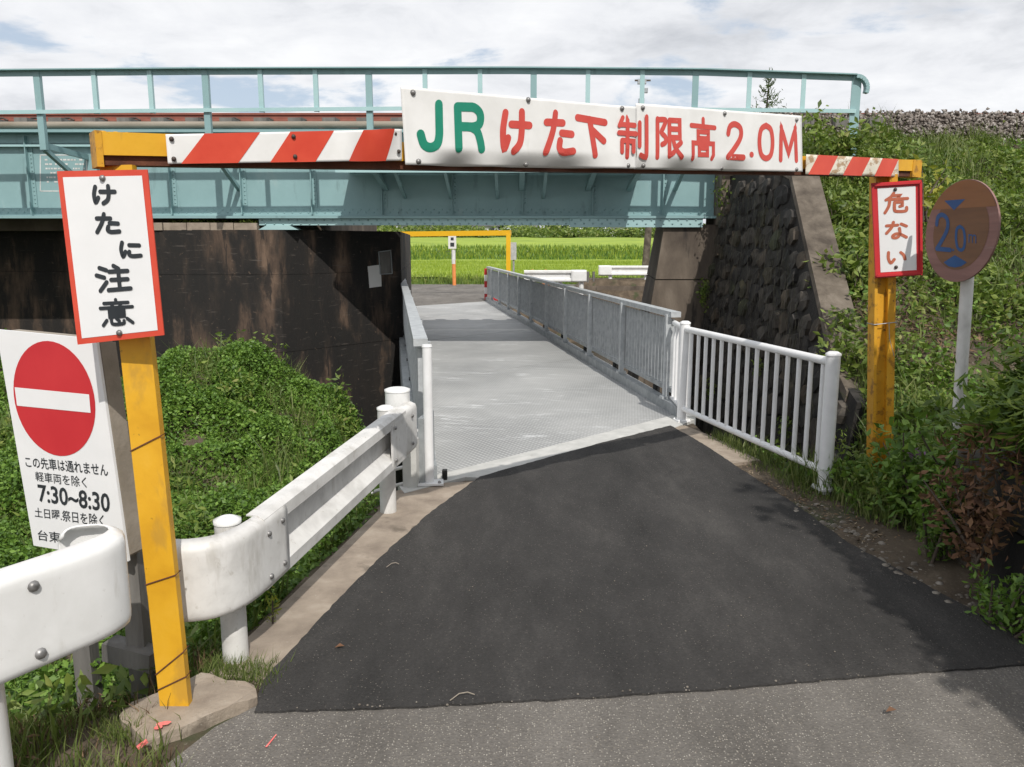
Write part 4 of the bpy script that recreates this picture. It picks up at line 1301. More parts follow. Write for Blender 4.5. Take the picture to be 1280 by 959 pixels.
# near terminal: curls away at its tip
tp = [ga(0.24, 0.036), ga(0.10, 0.036), ga(0.0, 0.034), ga(-0.08, 0.024), ga(-0.14, 0.0), ga(-0.185, -0.04), ga(-0.215, -0.10), ga(-0.225, -0.17), ga(-0.215, -0.22)]
tp_r = [Vector(p) for p in tp]


def end_piece_rev(name, path, half, mat, parent, tip_r, crest):
    """as end_piece, but the outward side is on the left of travel"""
    cum = [0.0]
    for a, c2 in zip(path[:-1], path[1:]):
        cum.append(cum[-1] + (c2 - a).length)
    rows = []
    n = 26
    for i in range(n + 1):
        s = cum[-1] * (1 - (1 - i / n) ** 1.5)
        k = 0
        while k < len(cum) - 2 and cum[k + 1] < s:
            k += 1
        p = path[k].lerp(path[k + 1], (s - cum[k]) / (cum[k + 1] - cum[k]))
        d = path[min(k + 1, len(path) - 1)] - path[k]
        d.z = 0
        d.normalize()
        o = Vector((-d.y, d.x, 0))
        rem = cum[-1] - s
        hh = half if rem >= tip_r else half - tip_r + math.sqrt(max(tip_r ** 2 - (tip_r - rem) ** 2, 0))
        rows.append([p + o * (crest * min(1, (1 - abs(-1 + j / 8)) / 0.15) ** 0.8) + Vector((0, 0, (-1 + j / 8) * hh)) for j in range(17)])
    return sheet_solid(rows, 0.006).build(name, mat, parent)


end_piece_rev('end_piece', tp_r, 0.168, MT['white_grubby'], g2, 0.025, 0.050)
end_piece('end_piece', [ga(L - 0.30, 0.024), ga(L - 0.05, 0.024), ga(L + 0.10, 0.026), ga(L + 0.19, 0.026)], 0.168, MT['white_grubby'], g2, 0.01, 0.056)
for s in (0.0, L - 0.02):
    c = ga(s, -0.055)
    zt5 = c.z + 0.150
    p = MB().tube([(c.x, c.y, -0.6), (c.x, c.y, zt5)], 0.052, 18).build('post', MT['white_grubby'], g2)
    MB().tube([(c.x, c.y, zt5 + 0.001), (c.x, c.y, zt5 + 0.015), (c.x, c.y, zt5 + 0.026)], [0.055, 0.055, 0.03], 18).build('cap', MT['white'], p)
c = ga(L + 0.17, -0.040)
zc_ = c.z - 0.045
p = MB().tube([(c.x, c.y, zc_ - 0.12), (c.x, c.y, zc_ + 0.27)], 0.080, 22).build('end_sleeve', MT['white'], g2)
MB().tube([(c.x, c.y, zc_ + 0.271), (c.x, c.y, zc_ + 0.284), (c.x, c.y, zc_ + 0.292)], [0.083, 0.083, 0.06], 22).build('cap', MT['white'], p)
for s, h in ((0.19, 0.095), (0.19, -0.095), (0.07, 0.085), (0.07, -0.10), (L - 0.25, 0.10), (L - 0.25, -0.10), (L + 0.08, 0.09), (L + 0.08, -0.09)):
    MB().dome(ga(s, 0.087) + Vector((0, 0, h)), 0.013, out, 0.8, 8).build('bolt', MT['steel'], g2)

# rail in front of the no-entry board
g1 = thing('guardrail', 'white guardrail terminal with two bolts in front of the no-entry board', 'guardrail', AY(20, 900, 2.25))
e_ = AY(158, 724, 2.40)
zc1 = e_.z
q0 = G(-5, 786, e_.z)
d1 = Vector((q0.x - e_.x, q0.y - e_.y, 0)).normalized()
o1 = Vector((-d1.y, d1.x, 0))
if o1.y > 0:
    o1 = -o1
P1 = lambda s, o=0.0: Vector((e_.x, e_.y, zc1)) + d1 * s + o1 * o
path = [P1(1.2), P1(0.5), P1(0.30), P1(0.13), P1(0.06, -0.010), P1(0.02, -0.035), P1(0.0, -0.075), P1(0.01, -0.12), P1(0.05, -0.155), P1(0.10, -0.165)]
# outward must face the camera: path runs towards +x, right-hand side faces -y
end_piece('end_piece', path, 0.166, MT['white'], g1, 0.03, 0.045, 34)
c = P1(0.42, -0.07)
p = MB().tube([(c.x, c.y, -0.4), (c.x, c.y, zc1 + 0.06)], 0.060, 20).build('post', MT['white'], g1)
b1, b2_ = AY(42, 733, 2.18), AY(51, 817, 2.18)
for b_px in ((42, 733), (51, 817)):
    dlt = ray(*b_px)
    bp = AP(b_px[0], b_px[1], P1(0.3, 0.047), o1)
    MB().dome(bp, 0.017, o1, 0.75, 10).build('bolt', MT['steel'], g1)

# ================================================================== HEIGHT-LIMIT GATE
gt = thing('height_gate', 'leaning yellow steel height-limit gate frame across the road with striped plates', 'height gate', G(222, 888))
LB = G(222, 888)
RBs = G(1102, 594, 0.10)
beam_l = Vector((-1.30, 2.70, 0))
slope = (5.40 - 2.70) / (2.44 + 1.30)


def on_beam(px, py, off=0.0):
    """point on the vertical plane through the beam, off metres towards the camera"""
    bd = Vector((1, slope, 0)).normalized()
    nn = Vector((bd.y, -bd.x, 0))
    return AP(px, py, beam_l + nn * off, nn)


BD = Vector((1, slope, 0)).normalized()
BN = Vector((BD.y, -BD.x, 0))
lt, lb = on_beam(120, 168), on_beam(120, 207)
rt, rb_ = on_beam(1143, 202), on_beam(1143, 222)
ztop = lambda t: lt.z + (rt.z - lt.z) * t
bl0, bl1 = on_beam(119, 186), on_beam(1143, 211)
hL = 0.105
up = Vector((0, 0, 1))
zmid = lambda p: p
a0 = Vector((lt.x, lt.y, (lt.z + lb.z) / 2))
a1 = Vector((rt.x, rt.y, (rt.z + rb_.z) / 2))
MB().beam(a0 + up * 0.017, a1 + up * 0.022, 0.09, 0.072).build('beam', MT['yellow'], gt)
MB().beam(a0 + up * -0.034 - BN * 0.004, a1 + up * -0.034 - BN * 0.004, 0.070, 0.030).build('beam_web', MT['rust'], gt)
MB().beam(a0 - BD * 0.012 + up * 0.0, a0 + BD * 0.008, 0.100, 0.112).build('beam_end', MT['yellow_worn'], gt)
mm = MB()
for k in range(9):
    mm.dome(a0 + BD * (0.02 + 0.035 * k) + up * 0.052 + BN * random.uniform(-.03, .03), random.uniform(0.012, 0.026), (0, 0, 1), 0.5, 7)
mm.build('weld_lumps', MT['yellow_worn'], gt)
MB().dome(on_beam(160, 200, 0.02), 0.012, BN, 0.8, 8).build('bolt', MT['steel'], gt)
# left post, flat faced box section
ltop = AY(148, 212, 2.70)
MB().beam(LB + Vector((0, 0, -0.1)), Vector((ltop.x, ltop.y, 1.95)), 0.106, 0.034, (0, 1, 0)).build('post', MT['yellow'], gt)
for zz, tilt in ((0.12, 0.03), (0.20, 0.05), (0.52, 0.02), (1.02, 0.03)):
    c = LB.lerp(Vector((ltop.x, ltop.y, 1.95)), zz / 1.95)
    pts = [c + Vector((a, b2, tilt * (a / 0.06))) for a, b2 in ((-0.055, -0.020), (0.055, -0.020), (0.055, 0.020), (-0.055, 0.020), (-0.055, -0.020))]
    MB().tube(pts, 0.0025, 6).build('wire', MT['rust'], gt)
MB().beam(a1 - BD * 0.10, a1 + BD * 0.012, 0.096, 0.112).build('beam_end', MT['yellow_worn'], gt)
# right post, channel section
rtop = AY(1105, 224, 5.40)
RB = AY(1102, 596, 5.40)
ax = (Vector((rtop.x, rtop.y, 2.14)) - RB).normalized()
f_ = Vector((0.90, 0.0, 0))
for off, w, dpt, nm in ((-0.070, 0.024, 0.12, 'post'), (-0.010, 0.10, 0.02, 'post'), (0.048, 0.085, 0.12, 'post')):
    pass
mm = MB()
P0, P1_ = RB + Vector((0, 0, -0.15)), Vector((rtop.x, rtop.y, 2.14))
for off, yo, w, h in ((-0.066, 0.0, 0.020, 0.10), (-0.024, 0.0, 0.064, 0.05), (0.034, -0.005, 0.052, 0.11)):
    o = Vector((off, yo, 0))
    mm.beam(P0 + o, P1_ + o, w, h, (0, 1, 0))
mm.build('post', MT['yellow_worn'], gt)
c = P0.lerp(P1_, 0.56)
pts = [c + Vector((a, b2, 0.01 * (a / 0.08))) for a, b2 in ((-0.078, -0.056), (0.062, -0.064), (0.062, 0.058), (-0.078, 0.055), (-0.078, -0.056))]
MB().tube(pts, 0.003, 6).tube([c + Vector((0.01, -0.076, 0)), c + Vector((0.02, -0.08, -0.10)), c + Vector((0.06, -0.08, -0.22))], 0.002, 6).build('wire', MT['galv'], gt)


# ------------------------------------------------------------------ signs
class Board:
    """planar board with its four corners read on a plane; local coordinates in metres"""
    def __init__(self, corners_px, point, nrm):
        self.n = Vector(nrm).normalized()
        self.pt = Vector(point)
        self.q = [AP(px, py, self.pt, self.n) for px, py in corners_px]        # TL TR BR BL

    def at(self, px, py, off=0.0):
        return AP(px, py, self.pt, self.n) + self.n * off

    def bil(self, a, b2, off=0.0):
        TL, TR, BR, BL = self.q
        return (TL * (1 - a) + TR * a) * b2 + (BL * (1 - a) + BR * a) * (1 - b2) + self.n * off


def slab(q, n, th):
    """board slab; q = TL TR BR BL front corners"""
    m_ = MB()
    m_.add([*q] + [p - n * th for p in q], [(3, 2, 1, 0), (4, 5, 6, 7), (1, 0, 4, 5), (2, 1, 5, 6), (3, 2, 6, 7), (0, 3, 7, 4)])
    return m_


def smooth_line(pts, k=5):
    P = [pts[0]] + list(pts) + [pts[-1]]
    out = []
    for i in range(1, len(P) - 2):
        p0, p1, p2, p3 = [np.array(p, float) for p in P[i - 1:i + 3]]
        for j in range(k):
            t = j / k
            out.append(0.5 * ((2 * p1) + (-p0 + p2) * t + (2 * p0 - 5 * p1 + 4 * p2 - p3) * t * t + (-p0 + 3 * p1 - 3 * p2 + p3) * t ** 3))
    out.append(np.array(P[-2], float))
    return out


GL = {
    'J': [('s', [(92, 99), (92, 60), (91, 30), (80, 10), (50, 2), (20, 9), (5, 32)])],
    'R': [('l', [(5, 2), (5, 97)]), ('s', [(5, 97), (40, 97), (68, 96), (88, 86), (93, 72), (86, 58), (64, 52), (36, 52), (5, 52)]), ('s', [(54, 52), (78, 42), (90, 20), (95, 2)])],
    'ke': [('s', [(16, 92), (9, 50), (14, 10), (26, 34)]), ('l', [(36, 66), (96, 66)]), ('s', [(70, 96), (70, 50), (64, 22), (46, 4)])],
    'ta': [('l', [(6, 74), (62, 74)]), ('s', [(36, 96), (28, 56), (6, 4)]), ('l', [(58, 50), (92, 48)]), ('s', [(52, 32), (50, 14), (64, 5), (96, 8)])],
    'shita': [('l', [(3, 92), (97, 86)]), ('l', [(44, 90), (62, 4)]), ('l', [(54, 64), (92, 40)])],
    'sei': [('l', [(14, 96), (4, 78)]), ('l', [(10, 80), (54, 78)]), ('l', [(2, 60), (58, 58)]), ('l', [(30, 98), (30, 2)]), ('l', [(12, 42), (12, 14)]),
            ('l', [(12, 42), (50, 40), (50, 16)]), ('l', [(70, 84), (70, 30)]), ('s', [(93, 98), (93, 14), (88, 4), (74, 8)])],
    'gen': [('l', [(8, 96), (8, 2)]), ('s', [(8, 94), (36, 94), (30, 78), (22, 64), (36, 52), (36, 40), (24, 34)]), ('l', [(50, 94), (88, 94), (88, 52), (50, 52)]), ('l', [(50, 73), (88, 73)]),
            ('l', [(50, 94), (50, 6)]), ('l', [(50, 6), (66, 16)]), ('s', [(62, 52), (72, 26), (96, 4)]), ('l', [(92, 40), (74, 28)])],
    'kou': [('l', [(50, 99), (50, 86)]), ('l', [(4, 82), (96, 80)]), ('l', [(30, 68), (70, 68), (70, 52), (30, 52), (30, 68)]), ('l', [(10, 2), (10, 40), (90, 40), (90, 12)]), ('l', [(90, 12), (84, 3)]),
            ('l', [(34, 28), (66, 28), (66, 12), (34, 12), (34, 28)])],
    '2': [('s', [(6, 70), (16, 90), (44, 98), (76, 90), (84, 72), (72, 52), (36, 24), (4, 3)]), ('l', [(4, 3), (96, 3)])],
    '.': [('l', [(38, 50), (62, 50)])],
    '0': [('s', [(50, 98), (16, 86), (4, 50), (16, 14), (50, 2), (84, 14), (96, 50), (84, 86), (50, 98)])],
    'M': [('l', [(4, 2), (8, 98), (50, 22), (92, 98), (96, 2)])],
    'ni': [('s', [(16, 92), (8, 50), (14, 8), (28, 36)]), ('l', [(48, 76), (94, 74)]), ('s', [(46, 36), (44, 18), (58, 8), (98, 10)])],
    'chuu': [('l', [(12, 92), (32, 82)]), ('l', [(2, 64), (24, 54)]), ('l', [(10, 4), (30, 36)]), ('l', [(54, 98), (68, 86)]), ('l', [(40, 76), (94, 76)]), ('l', [(44, 44), (92, 44)]), ('l', [(34, 5), (98, 7)]), ('l', [(67, 76), (67, 6)])],
    'i_kan': [('l', [(50, 99), (50, 90)]), ('l', [(14, 86), (86, 86)]), ('l', [(36, 82), (40, 72)]), ('l', [(64, 82), (60, 72)]), ('l', [(2, 68), (98, 68)]), ('l', [(28, 57), (72, 57), (72, 32), (28, 32), (28, 57)]), ('l', [(28, 45), (72, 45)]),
              ('l', [(18, 20), (6, 2)]), ('s', [(32, 24), (34, 6), (50, 2), (68, 4), (70, 14)]), ('l', [(48, 24), (56, 14)]), ('l', [(80, 22), (96, 4)])],
    'ki': [('s', [(40, 98), (28, 80), (8, 66)]), ('l', [(38, 86), (66, 86), (56, 70)]), ('l', [(14, 68), (98, 68)]), ('s', [(24, 68), (20, 36), (4, 3)]), ('l', [(44, 52), (76, 52), (76, 34), (66, 31)]), ('s', [(44, 52), (44, 16), (54, 7), (90, 7), (94, 24)])],
    'na': [('l', [(4, 78), (56, 80)]), ('s', [(36, 98), (28, 68), (4, 34)]), ('l', [(72, 86), (96, 72)]), ('s', [(64, 60), (66, 26), (54, 6), (36, 6), (34, 18), (50, 28), (72, 22), (96, 4)])],
    'i': [('s', [(10, 88), (8, 44), (20, 10), (38, 34)]), ('s', [(74, 84), (88, 62), (94, 30)])],
    'm': [('l', [(12, 4), (12, 96)]), ('s', [(12, 76), (30, 94), (48, 80), (50, 4)]), ('s', [(50, 76), (70, 94), (88, 80), (90, 4)])],
}


def ribbon(m_, pts, w, conv, off):
    """one brush stroke: even width, round ends; pts in local metres (x, y)"""
    P = [np.array(p, float) for p in pts]
    Q = [P[0]]
    for p in P[1:]:
        if np.linalg.norm(p - Q[-1]) > 1e-4:
            Q.append(p)
    P = Q
    closed = len(P) > 3 and np.linalg.norm(P[0] - P[-1]) < 1e-3
    if closed:
        P = P[:-1]
    n = len(P)
    L_, R_2 = [], []
    for i in range(n):
        pv = P[i - 1] if (i > 0 or closed) else None
        nx_ = P[(i + 1) % n] if (i < n - 1 or closed) else None
        d1_ = (P[i] - pv) / np.linalg.norm(P[i] - pv) if pv is not None else None
        d2_ = (nx_ - P[i]) / np.linalg.norm(nx_ - P[i]) if nx_ is not None else None
        if d1_ is None:
            d1_ = d2_
        if d2_ is None:
            d2_ = d1_
        t = d1_ + d2_
        t = t / max(np.linalg.norm(t), 1e-6)
        nn = np.array([-t[1], t[0]])
        c_ = max(nn @ np.array([-d1_[1], d1_[0]]), 0.5)
        L_.append(P[i] + nn * w / 2 / c_)
        R_2.append(P[i] - nn * w / 2 / c_)
    V_, F_, low_, lay_ = [], [], [], []
    for a, b2 in zip(L_, R_2):
        V_ += [a, b2]
    for i in range(n - 1):
        F_.append((2 * i, 2 * i + 1, 2 * i + 3, 2 * i + 2))
    if closed:
        F_.append((2 * n - 2, 2 * n - 1, 1, 0))
    else:
        for e0, e1, a, b2 in ((P[0], P[1], 0, 1), (P[-1], P[-2], 2 * n - 1, 2 * n - 2)):
            d = (e0 - e1) / np.linalg.norm(e0 - e1)
            s_ = np.array([-d[1], d[0]])
            k0 = len(V_)
            arc_ = []
            for j in range(1, 6):
                th_ = math.pi * j / 6
                arc_.append(e0 + (d * math.sin(th_) + s_ * math.cos(th_)) * w / 2)
            # order the arc from vertex a to vertex b2
            if np.linalg.norm(arc_[0] - V_[a]) > np.linalg.norm(arc_[-1] - V_[a]):
                arc_ = arc_[::-1]
            V_ += arc_
            F_.append((a, *range(k0, k0 + 5), b2))
    if n > 2:
        for i in range(n):
            if not closed and i in (0, n - 1):
                continue
            k0 = len(V_)
            V_ += [P[i] + np.array([math.cos(2 * math.pi * j / 10), math.sin(2 * math.pi * j / 10)]) * w * 0.495 for j in range(10)]
            F_.append(tuple(range(k0, k0 + 10)))
            low_ += list(range(k0, k0 + 10))
            lay_ += [off - 0.00004 - 0.000012 * (i % 6)] * 10
    # make every face look along the sign's normal
    hh_ = dict(zip(low_, lay_))
    vs = [conv(p[0], p[1], hh_.get(i, off)) for i, p in enumerate(V_)]
    fs = []
    for f in F_:
        if len(f) < 3:
            continue
        a2 = sum(V_[f[i]][0] * V_[f[(i + 1) % len(f)]][1] - V_[f[(i + 1) % len(f)]][0] * V_[f[i]][1] for i in range(len(f)))
        fs.append(f if a2 > 0 else f[::-1])
    m_.add(vs, fs)


def glyph(m_, key, board, box, w, warp=None, base=0.0015):
    """box = (x0, y0, x1, y1) or four corner pixels TL TR BR BL read on the board's plane"""
    if len(box) == 4 and not hasattr(box[0], '__len__'):
        x0_, y0_, x1_, y1_ = box
        box = [(x0_, y0_), (x1_, y0_), (x1_, y1_), (x0_, y1_)]
    c = [board.at(*p) for p in box]
    W2 = ((c[1] - c[0]).length + (c[2] - c[3]).length) / 2
    H2 = ((c[3] - c[0]).length + (c[2] - c[1]).length) / 2
    W2 -= w
    H2 -= w

    def conv(x, y, off):
        a, b2 = (x + w / 2) / (W2 + w), (y + w / 2) / (H2 + w)
        p = (c[0] * (1 - a) + c[1] * a) * b2 + (c[3] * (1 - a) + c[2] * a) * (1 - b2)
        if warp:
            p = p + board.n * warp(p)
        return p + board.n * off
    for i, (kind, pts) in enumerate(GL[key]):
        pts = [(p[0] / 100 * W2, p[1] / 100 * H2) for p in pts]
        if kind == 's':
            pts = smooth_line(pts, 6)
        elif key == '.':
            pass
        else:
            # subdivide straight strokes a little so they can follow a dented panel
            q_ = []
            for a, b2 in zip(pts[:-1], pts[1:]):
                for j in range(4):
                    q_.append((a[0] + (b2[0] - a[0]) * j / 4, a[1] + (b2[1] - a[1]) * j / 4))
            q_.append(pts[-1])
            pts = q_
        ribbon(m_, pts, w, conv, base + 0.00012 * i)


def text(m_, s, board, quad, base=0.0015, bold=0.012):
    cu = bpy.data.curves.new('lettering', 'FONT')
    cu.body = s
    cu.offset = bold
    cu.resolution_u = 3
    o = bpy.data.objects.new('lettering', cu)
    COL.objects.link(o)
    bpy.context.view_layer.update()
    me = bpy.data.meshes.new_from_object(o.evaluated_get(bpy.context.evaluated_depsgraph_get()))
    V_ = [v.co.copy() for v in me.vertices]
    F_ = [tuple(p.vertices) for p in me.polygons]
    bpy.data.objects.remove(o)
    bpy.data.curves.remove(cu)
    xs_ = [v.x for v in V_]
    ys2 = [v.y for v in V_]
    x0_, x1_, y0_, y1_ = min(xs_), max(xs_), min(ys2), max(ys2)
    TL, TR, BR, BL = [board.at(*p) for p in quad]
    vs = []
    for v in V_:
        a, b2 = (v.x - x0_) / (x1_ - x0_), (v.y - y0_) / (y1_ - y0_)
        vs.append((TL * (1 - a) + TR * a) * b2 + (BL * (1 - a) + BR * a) * (1 - b2) + board.n * base)
    fs = []
    for f in F_:
        a2 = sum(V_[f[i]].x * V_[f[(i + 1) % len(f)]].y - V_[f[(i + 1) % len(f)]].x * V_[f[i]].y for i in range(len(f)))
        fs.append(f if a2 > 0 else f[::-1])
    m_.add(vs, fs)


# --- striped warning plates on the beam
def stripes(bd, cols, mats, parent, n, red_first, lean, crumple=None, k=10):
    """slanted bands between top and bottom edges of the plate"""
    mm_ = MB()
    for (t0, t1, b0, b1) in cols:
        vs, fs = [], []
        for j in range(k + 1):
            y = j / k
            for e in (0, 1):
                a = (b0 * (1 - y) + t0 * y) if e == 0 else (b1 * (1 - y) + t1 * y)
                a = min(max(a, 0), 1)
                p = bd.bil(a, y, 0.0016)
                if crumple:
                    p = p + bd.n * crumple(a, y)
                vs.append(p)
        # widen with intermediate columns so the print follows dents
        V2 = []
        for j in range(k + 1):
            for i in range(7):
                t = i / 6
                a = ((b0 + (b1 - b0) * t) * (1 - j / k) + (t0 + (t1 - t0) * t) * (j / k))
                a = min(max(a, 0), 1)
                p = bd.bil(a, j / k, 0.0016)
                if crumple:
                    p = p + bd.n * crumple(a, j / k)
                V2.append(p)
        for j in range(k):
            for i in range(6):
                fs.append((j * 7 + i, j * 7 + i + 1, j * 7 + i + 8, j * 7 + i + 7))
        mm_.add(V2, fs, True)
    return mm_.build('stripe_marking', mats, parent)


def plate_grid(bd, crumple, na=40, nb=12, th=0.002, edge=None):
    rows = []
    for i in range(na + 1):
        a = i / na
        col = []
        for j in range(nb + 1):
            b2 = 1 - j / nb
            p = bd.bil(a, b2)
            if edge and b2 == 0:
                p = p + Vector((0, 0, edge(a)))
            p = p + bd.n * crumple(a, b2)
            col.append(p)
        rows.append(col)
    return sheet_solid(rows, -th) if False else shell(rows, bd.n, th)


def shell(rows, n, th):
    ni, nj = len(rows), len(rows[0])
    fr = [p for r_ in rows for p in r_]
    bk = [p - n * th for p in fr]
    N = ni * nj
    fs = []
    for i in range(ni - 1):
        for j in range(nj - 1):
            a, b2, c2, d2 = i * nj + j, i * nj + j + 1, (i + 1) * nj + j + 1, (i + 1) * nj + j
            fs += [(a, b2, c2, d2), (d2 + N, c2 + N, b2 + N, a + N)]
    for i in range(ni - 1):
        a, d2 = i * nj, (i + 1) * nj
        fs.append((a, d2, d2 + N, a + N))
        a, d2 = i * nj + nj - 1, (i + 1) * nj + nj - 1
        fs.append((a + N, d2 + N, d2, a))
    for j in range(nj - 1):
        a, b2 = j, j + 1
        fs.append((a + N, b2 + N, b2, a))
        a, b2 = (ni - 1) * nj + j, (ni - 1) * nj + j + 1
        fs.append((a, b2, b2 + N, a + N))
    return MB().add(fr + bk, fs, True)


g_ = lambda x, c_, s_: math.exp(-((x - c_) / s_) ** 2)
off_pl = 0.072
bdL = Board([(207, 168), (500, 162), (501, 201), (210, 205)], beam_l + BN * off_pl, BN)
crL = lambda a, b2: 0.020 * g_(a, 0.86, 0.10) * (1 - b2) ** 1.3 * -1 + 0.022 * g_(a, 0.93, 0.05) * b2 + 0.010 * g_(a, 0.72, 0.05) * (1 - b2) + 0.012 * a * a
pl = plate_grid(bdL, crL, 60, 14).build('striped_plate', MT['board'], gt)
fa = lambda px: (px - 207) / 293
stripes(bdL, [(fa(249), fa(313), fa(221), fa(285)), (fa(350), fa(406), fa(323), fa(380)), (fa(446), fa(487), fa(424), fa(478))], MT['red'], pl, 3, True, 1, crL)
for px, py in ((214, 174), (217, 199), (366, 171), (368, 196), (491, 168), (496, 190)):
    MB().dome(bdL.at(px, py, 0.004) + BN * crL(fa(px), 0.5), 0.0085, BN, 0.8, 8).build('bolt', MT['bolt_dark'], pl)
bdR = Board([(1008, 193), (1123, 199), (1123, 221), (1007, 218)], beam_l + BN * off_pl, BN)
flat = lambda a, b2: 0.004 * math.sin(a * 7) * (1 - b2)
pr = plate_grid(bdR, flat, 20, 6).build('striped_plate', MT['stripe_cream'], gt)
fb_ = lambda px: (px - 1007.5) / 115.5
stripes(bdR, [(fb_(1021), fb_(1044), fb_(1010), fb_(1033)), (fb_(1062), fb_(1085), fb_(1050), fb_(1074)), (fb_(1101), fb_(1123), fb_(1091), fb_(1112))], MT['red'], pr, 3, True, 1, flat)

# --- the long height-limit board
off_b = 0.088
pn_ = Vector((BN.x, BN.y, 0.0)).normalized()
bd1 = Board([(501, 108), (794, 134), (796, 211), (507, 206)], beam_l + BN * off_b, pn_)
bd2 = Board([(795, 129), (1002, 145), (1003, 215), (797, 211)], beam_l + BN * (off_b + 0.006), pn_)


def al(board, p):
    TL, TR = board.q[0], board.q[1]
    d = (TR - TL)
    d.z = 0
    return (p - TL).dot(d) / d.dot(d)


def hl(board, p):
    a = min(max(al(board, p), 0), 1)
    t_, bo = board.q[0].lerp(board.q[1], a), board.q[3].lerp(board.q[2], a)
    return (p.z - bo.z) / (t_.z - bo.z)


def cr1(a, b2):
    low = max(0.0, 1 - b2 * 4.5)
    return (-0.050 * low ** 1.3 * (g_(a, 0.20, 0.09) + 0.8 * g_(a, 0.46, 0.10) + 1.0 * g_(a, 0.66, 0.12))
            + 0.014 * g_(a, 0.97, 0.05) * b2 + 0.012 * g_(a, 0.90, 0.05) * (1 - b2) + 0.004 * math.sin(a * 11) * (1 - b2) + 0.006 * g_(a, 0.58, 0.03) * b2)


def cr2(a, b2):
    low = max(0.0, 1 - b2 * 4.5)
    return -0.048 * low ** 1.3 * (g_(a, 0.25, 0.12) + 0.8 * g_(a, 0.55, 0.10) + 0.5 * g_(a, 0.02, 0.05)) + 0.003 * math.sin(a * 9)


jb = thing('height_limit_board', 'long dented white board with green and red hand-painted lettering reading JR height limit', 'sign board', bd1.bil(0.5, 0.5))
edg1 = lambda a: 0.010 * g_(a, 0.55, 0.1) + 0.006 * math.sin(a * 21)
MBp1 = plate_grid(bd1, cr1, 80, 26, 0.003).build('panel', MT['board'], jb)
MBp2 = plate_grid(bd2, cr2, 56, 26, 0.003).build('panel', MT['board'], jb)
w1 = lambda p: cr1(min(max(al(bd1, p), 0), 1), min(max(hl(bd1, p), 0), 1))
w2 = lambda p: cr2(min(max(al(bd2, p), 0), 1), min(max(hl(bd2, p), 0), 1))
for key_, bd_, box_, wd_, wp_, ba_, mt_ in (
        ('J', bd1, [(519, 124), (555, 124), (556, 192), (519, 191)], 0.036, w1, 0.0015, 'green_letter'),
        ('R', bd1, [(565, 126), (607, 127), (608, 193), (567, 192)], 0.036, w1, 0.0015, 'green_letter'),
        ('sei', bd2, [(770, 142), (812, 142), (812, 202), (770, 200)], 0.024, w2, 0.004, 'red_letter'),
        ('gen', bd2, [(816, 143), (855, 145), (856, 202), (816, 201)], 0.026, w2, 0.0015, 'red_letter'),
        ('kou', bd2, [(860, 144), (897, 147), (897, 203), (861, 202)], 0.024, w2, 0.0015, 'red_letter'),
        ('2', bd2, [(907, 150), (932, 151), (933, 202), (907, 201)], 0.031, w2, 0.0015, 'red_letter'),
        ('.', bd2, [(936, 187), (943, 187), (943, 200), (936, 199)], 0.030, w2, 0.0015, 'red_letter'),
        ('0', bd2, [(946, 152), (968, 153), (968, 203), (946, 202)], 0.031, w2, 0.0015, 'red_letter'),
        ('M', bd2, [(972, 154), (997, 156), (998, 205), (972, 204)], 0.031, w2, 0.0015, 'red_letter'),
        ('ke', bd1, [(622, 131), (667, 134), (667, 197), (621, 195)], 0.032, w1, 0.0015, 'red_letter'),
        ('ta', bd1, [(677, 134), (720, 136), (721, 198), (676, 197)], 0.032, w1, 0.0015, 'red_letter'),
        ('shita', bd1, [(717, 138), (760, 142), (760, 201), (718, 199)], 0.032, w1, 0.0015, 'red_letter')):
    mm = MB()
    glyph(mm, key_, bd_, box_, wd_, wp_, ba_)
    mm.build('letter', MT[mt_], jb)
for (px, py), bd_, w_ in (((516, 116), bd1, w1), ((660, 125), bd1, w1), ((776, 136), bd1, w1), ((803, 135), bd2, w2), ((906, 142), bd2, w2), ((995, 150), bd2, w2), ((663, 205), bd1, w1), ((785, 207), bd1, w1), ((806, 207), bd2, w2), ((907, 210), bd2, w2), ((995, 212), bd2, w2), ((523, 202), bd1, w1)):
    MB().dome(bd_.at(px, py, 0.001) + bd_.n * w_(bd_.at(px, py)), 0.012, bd_.n, 0.9, 8).build('bolt', MT['steel'], jb)
mm = MB()
for s_ in (0.08, 0.45, 0.80):
    p = bd1.bil(0, 0.1).lerp(bd2.bil(1, 0.1), s_)
    mm.beam(p - BN * 0.05 + up * -0.01, p - BN * 0.05 + up * 0.22, 0.035, 0.012, BN)
mm.build('backing_bar', MT['rust'], jb)


# --- vertical signs on the posts
def framed_sign(name, label, corners, pt, nrm, border, th, face_mat, frame_mat, raised=0.0):
    bd = Board(corners, pt, nrm)
    t_ = thing(name, label, 'sign', bd.bil(0.5, 0.0))
    slab(bd.q, bd.n, th).build('panel', frame_mat, t_)
    W2, H2 = (bd.q[1] - bd.q[0]).length, (bd.q[3] - bd.q[0]).length
    ba, bb = border / W2, border / H2
    q = [bd.bil(ba, 1 - bb, 0.0012), bd.bil(1 - ba, 1 - bb, 0.0012), bd.bil(1 - ba, bb, 0.0012), bd.bil(ba, bb, 0.0012)]
    MB().add(q, [(3, 2, 1, 0)]).build('face', face_mat, t_)
    return bd, t_


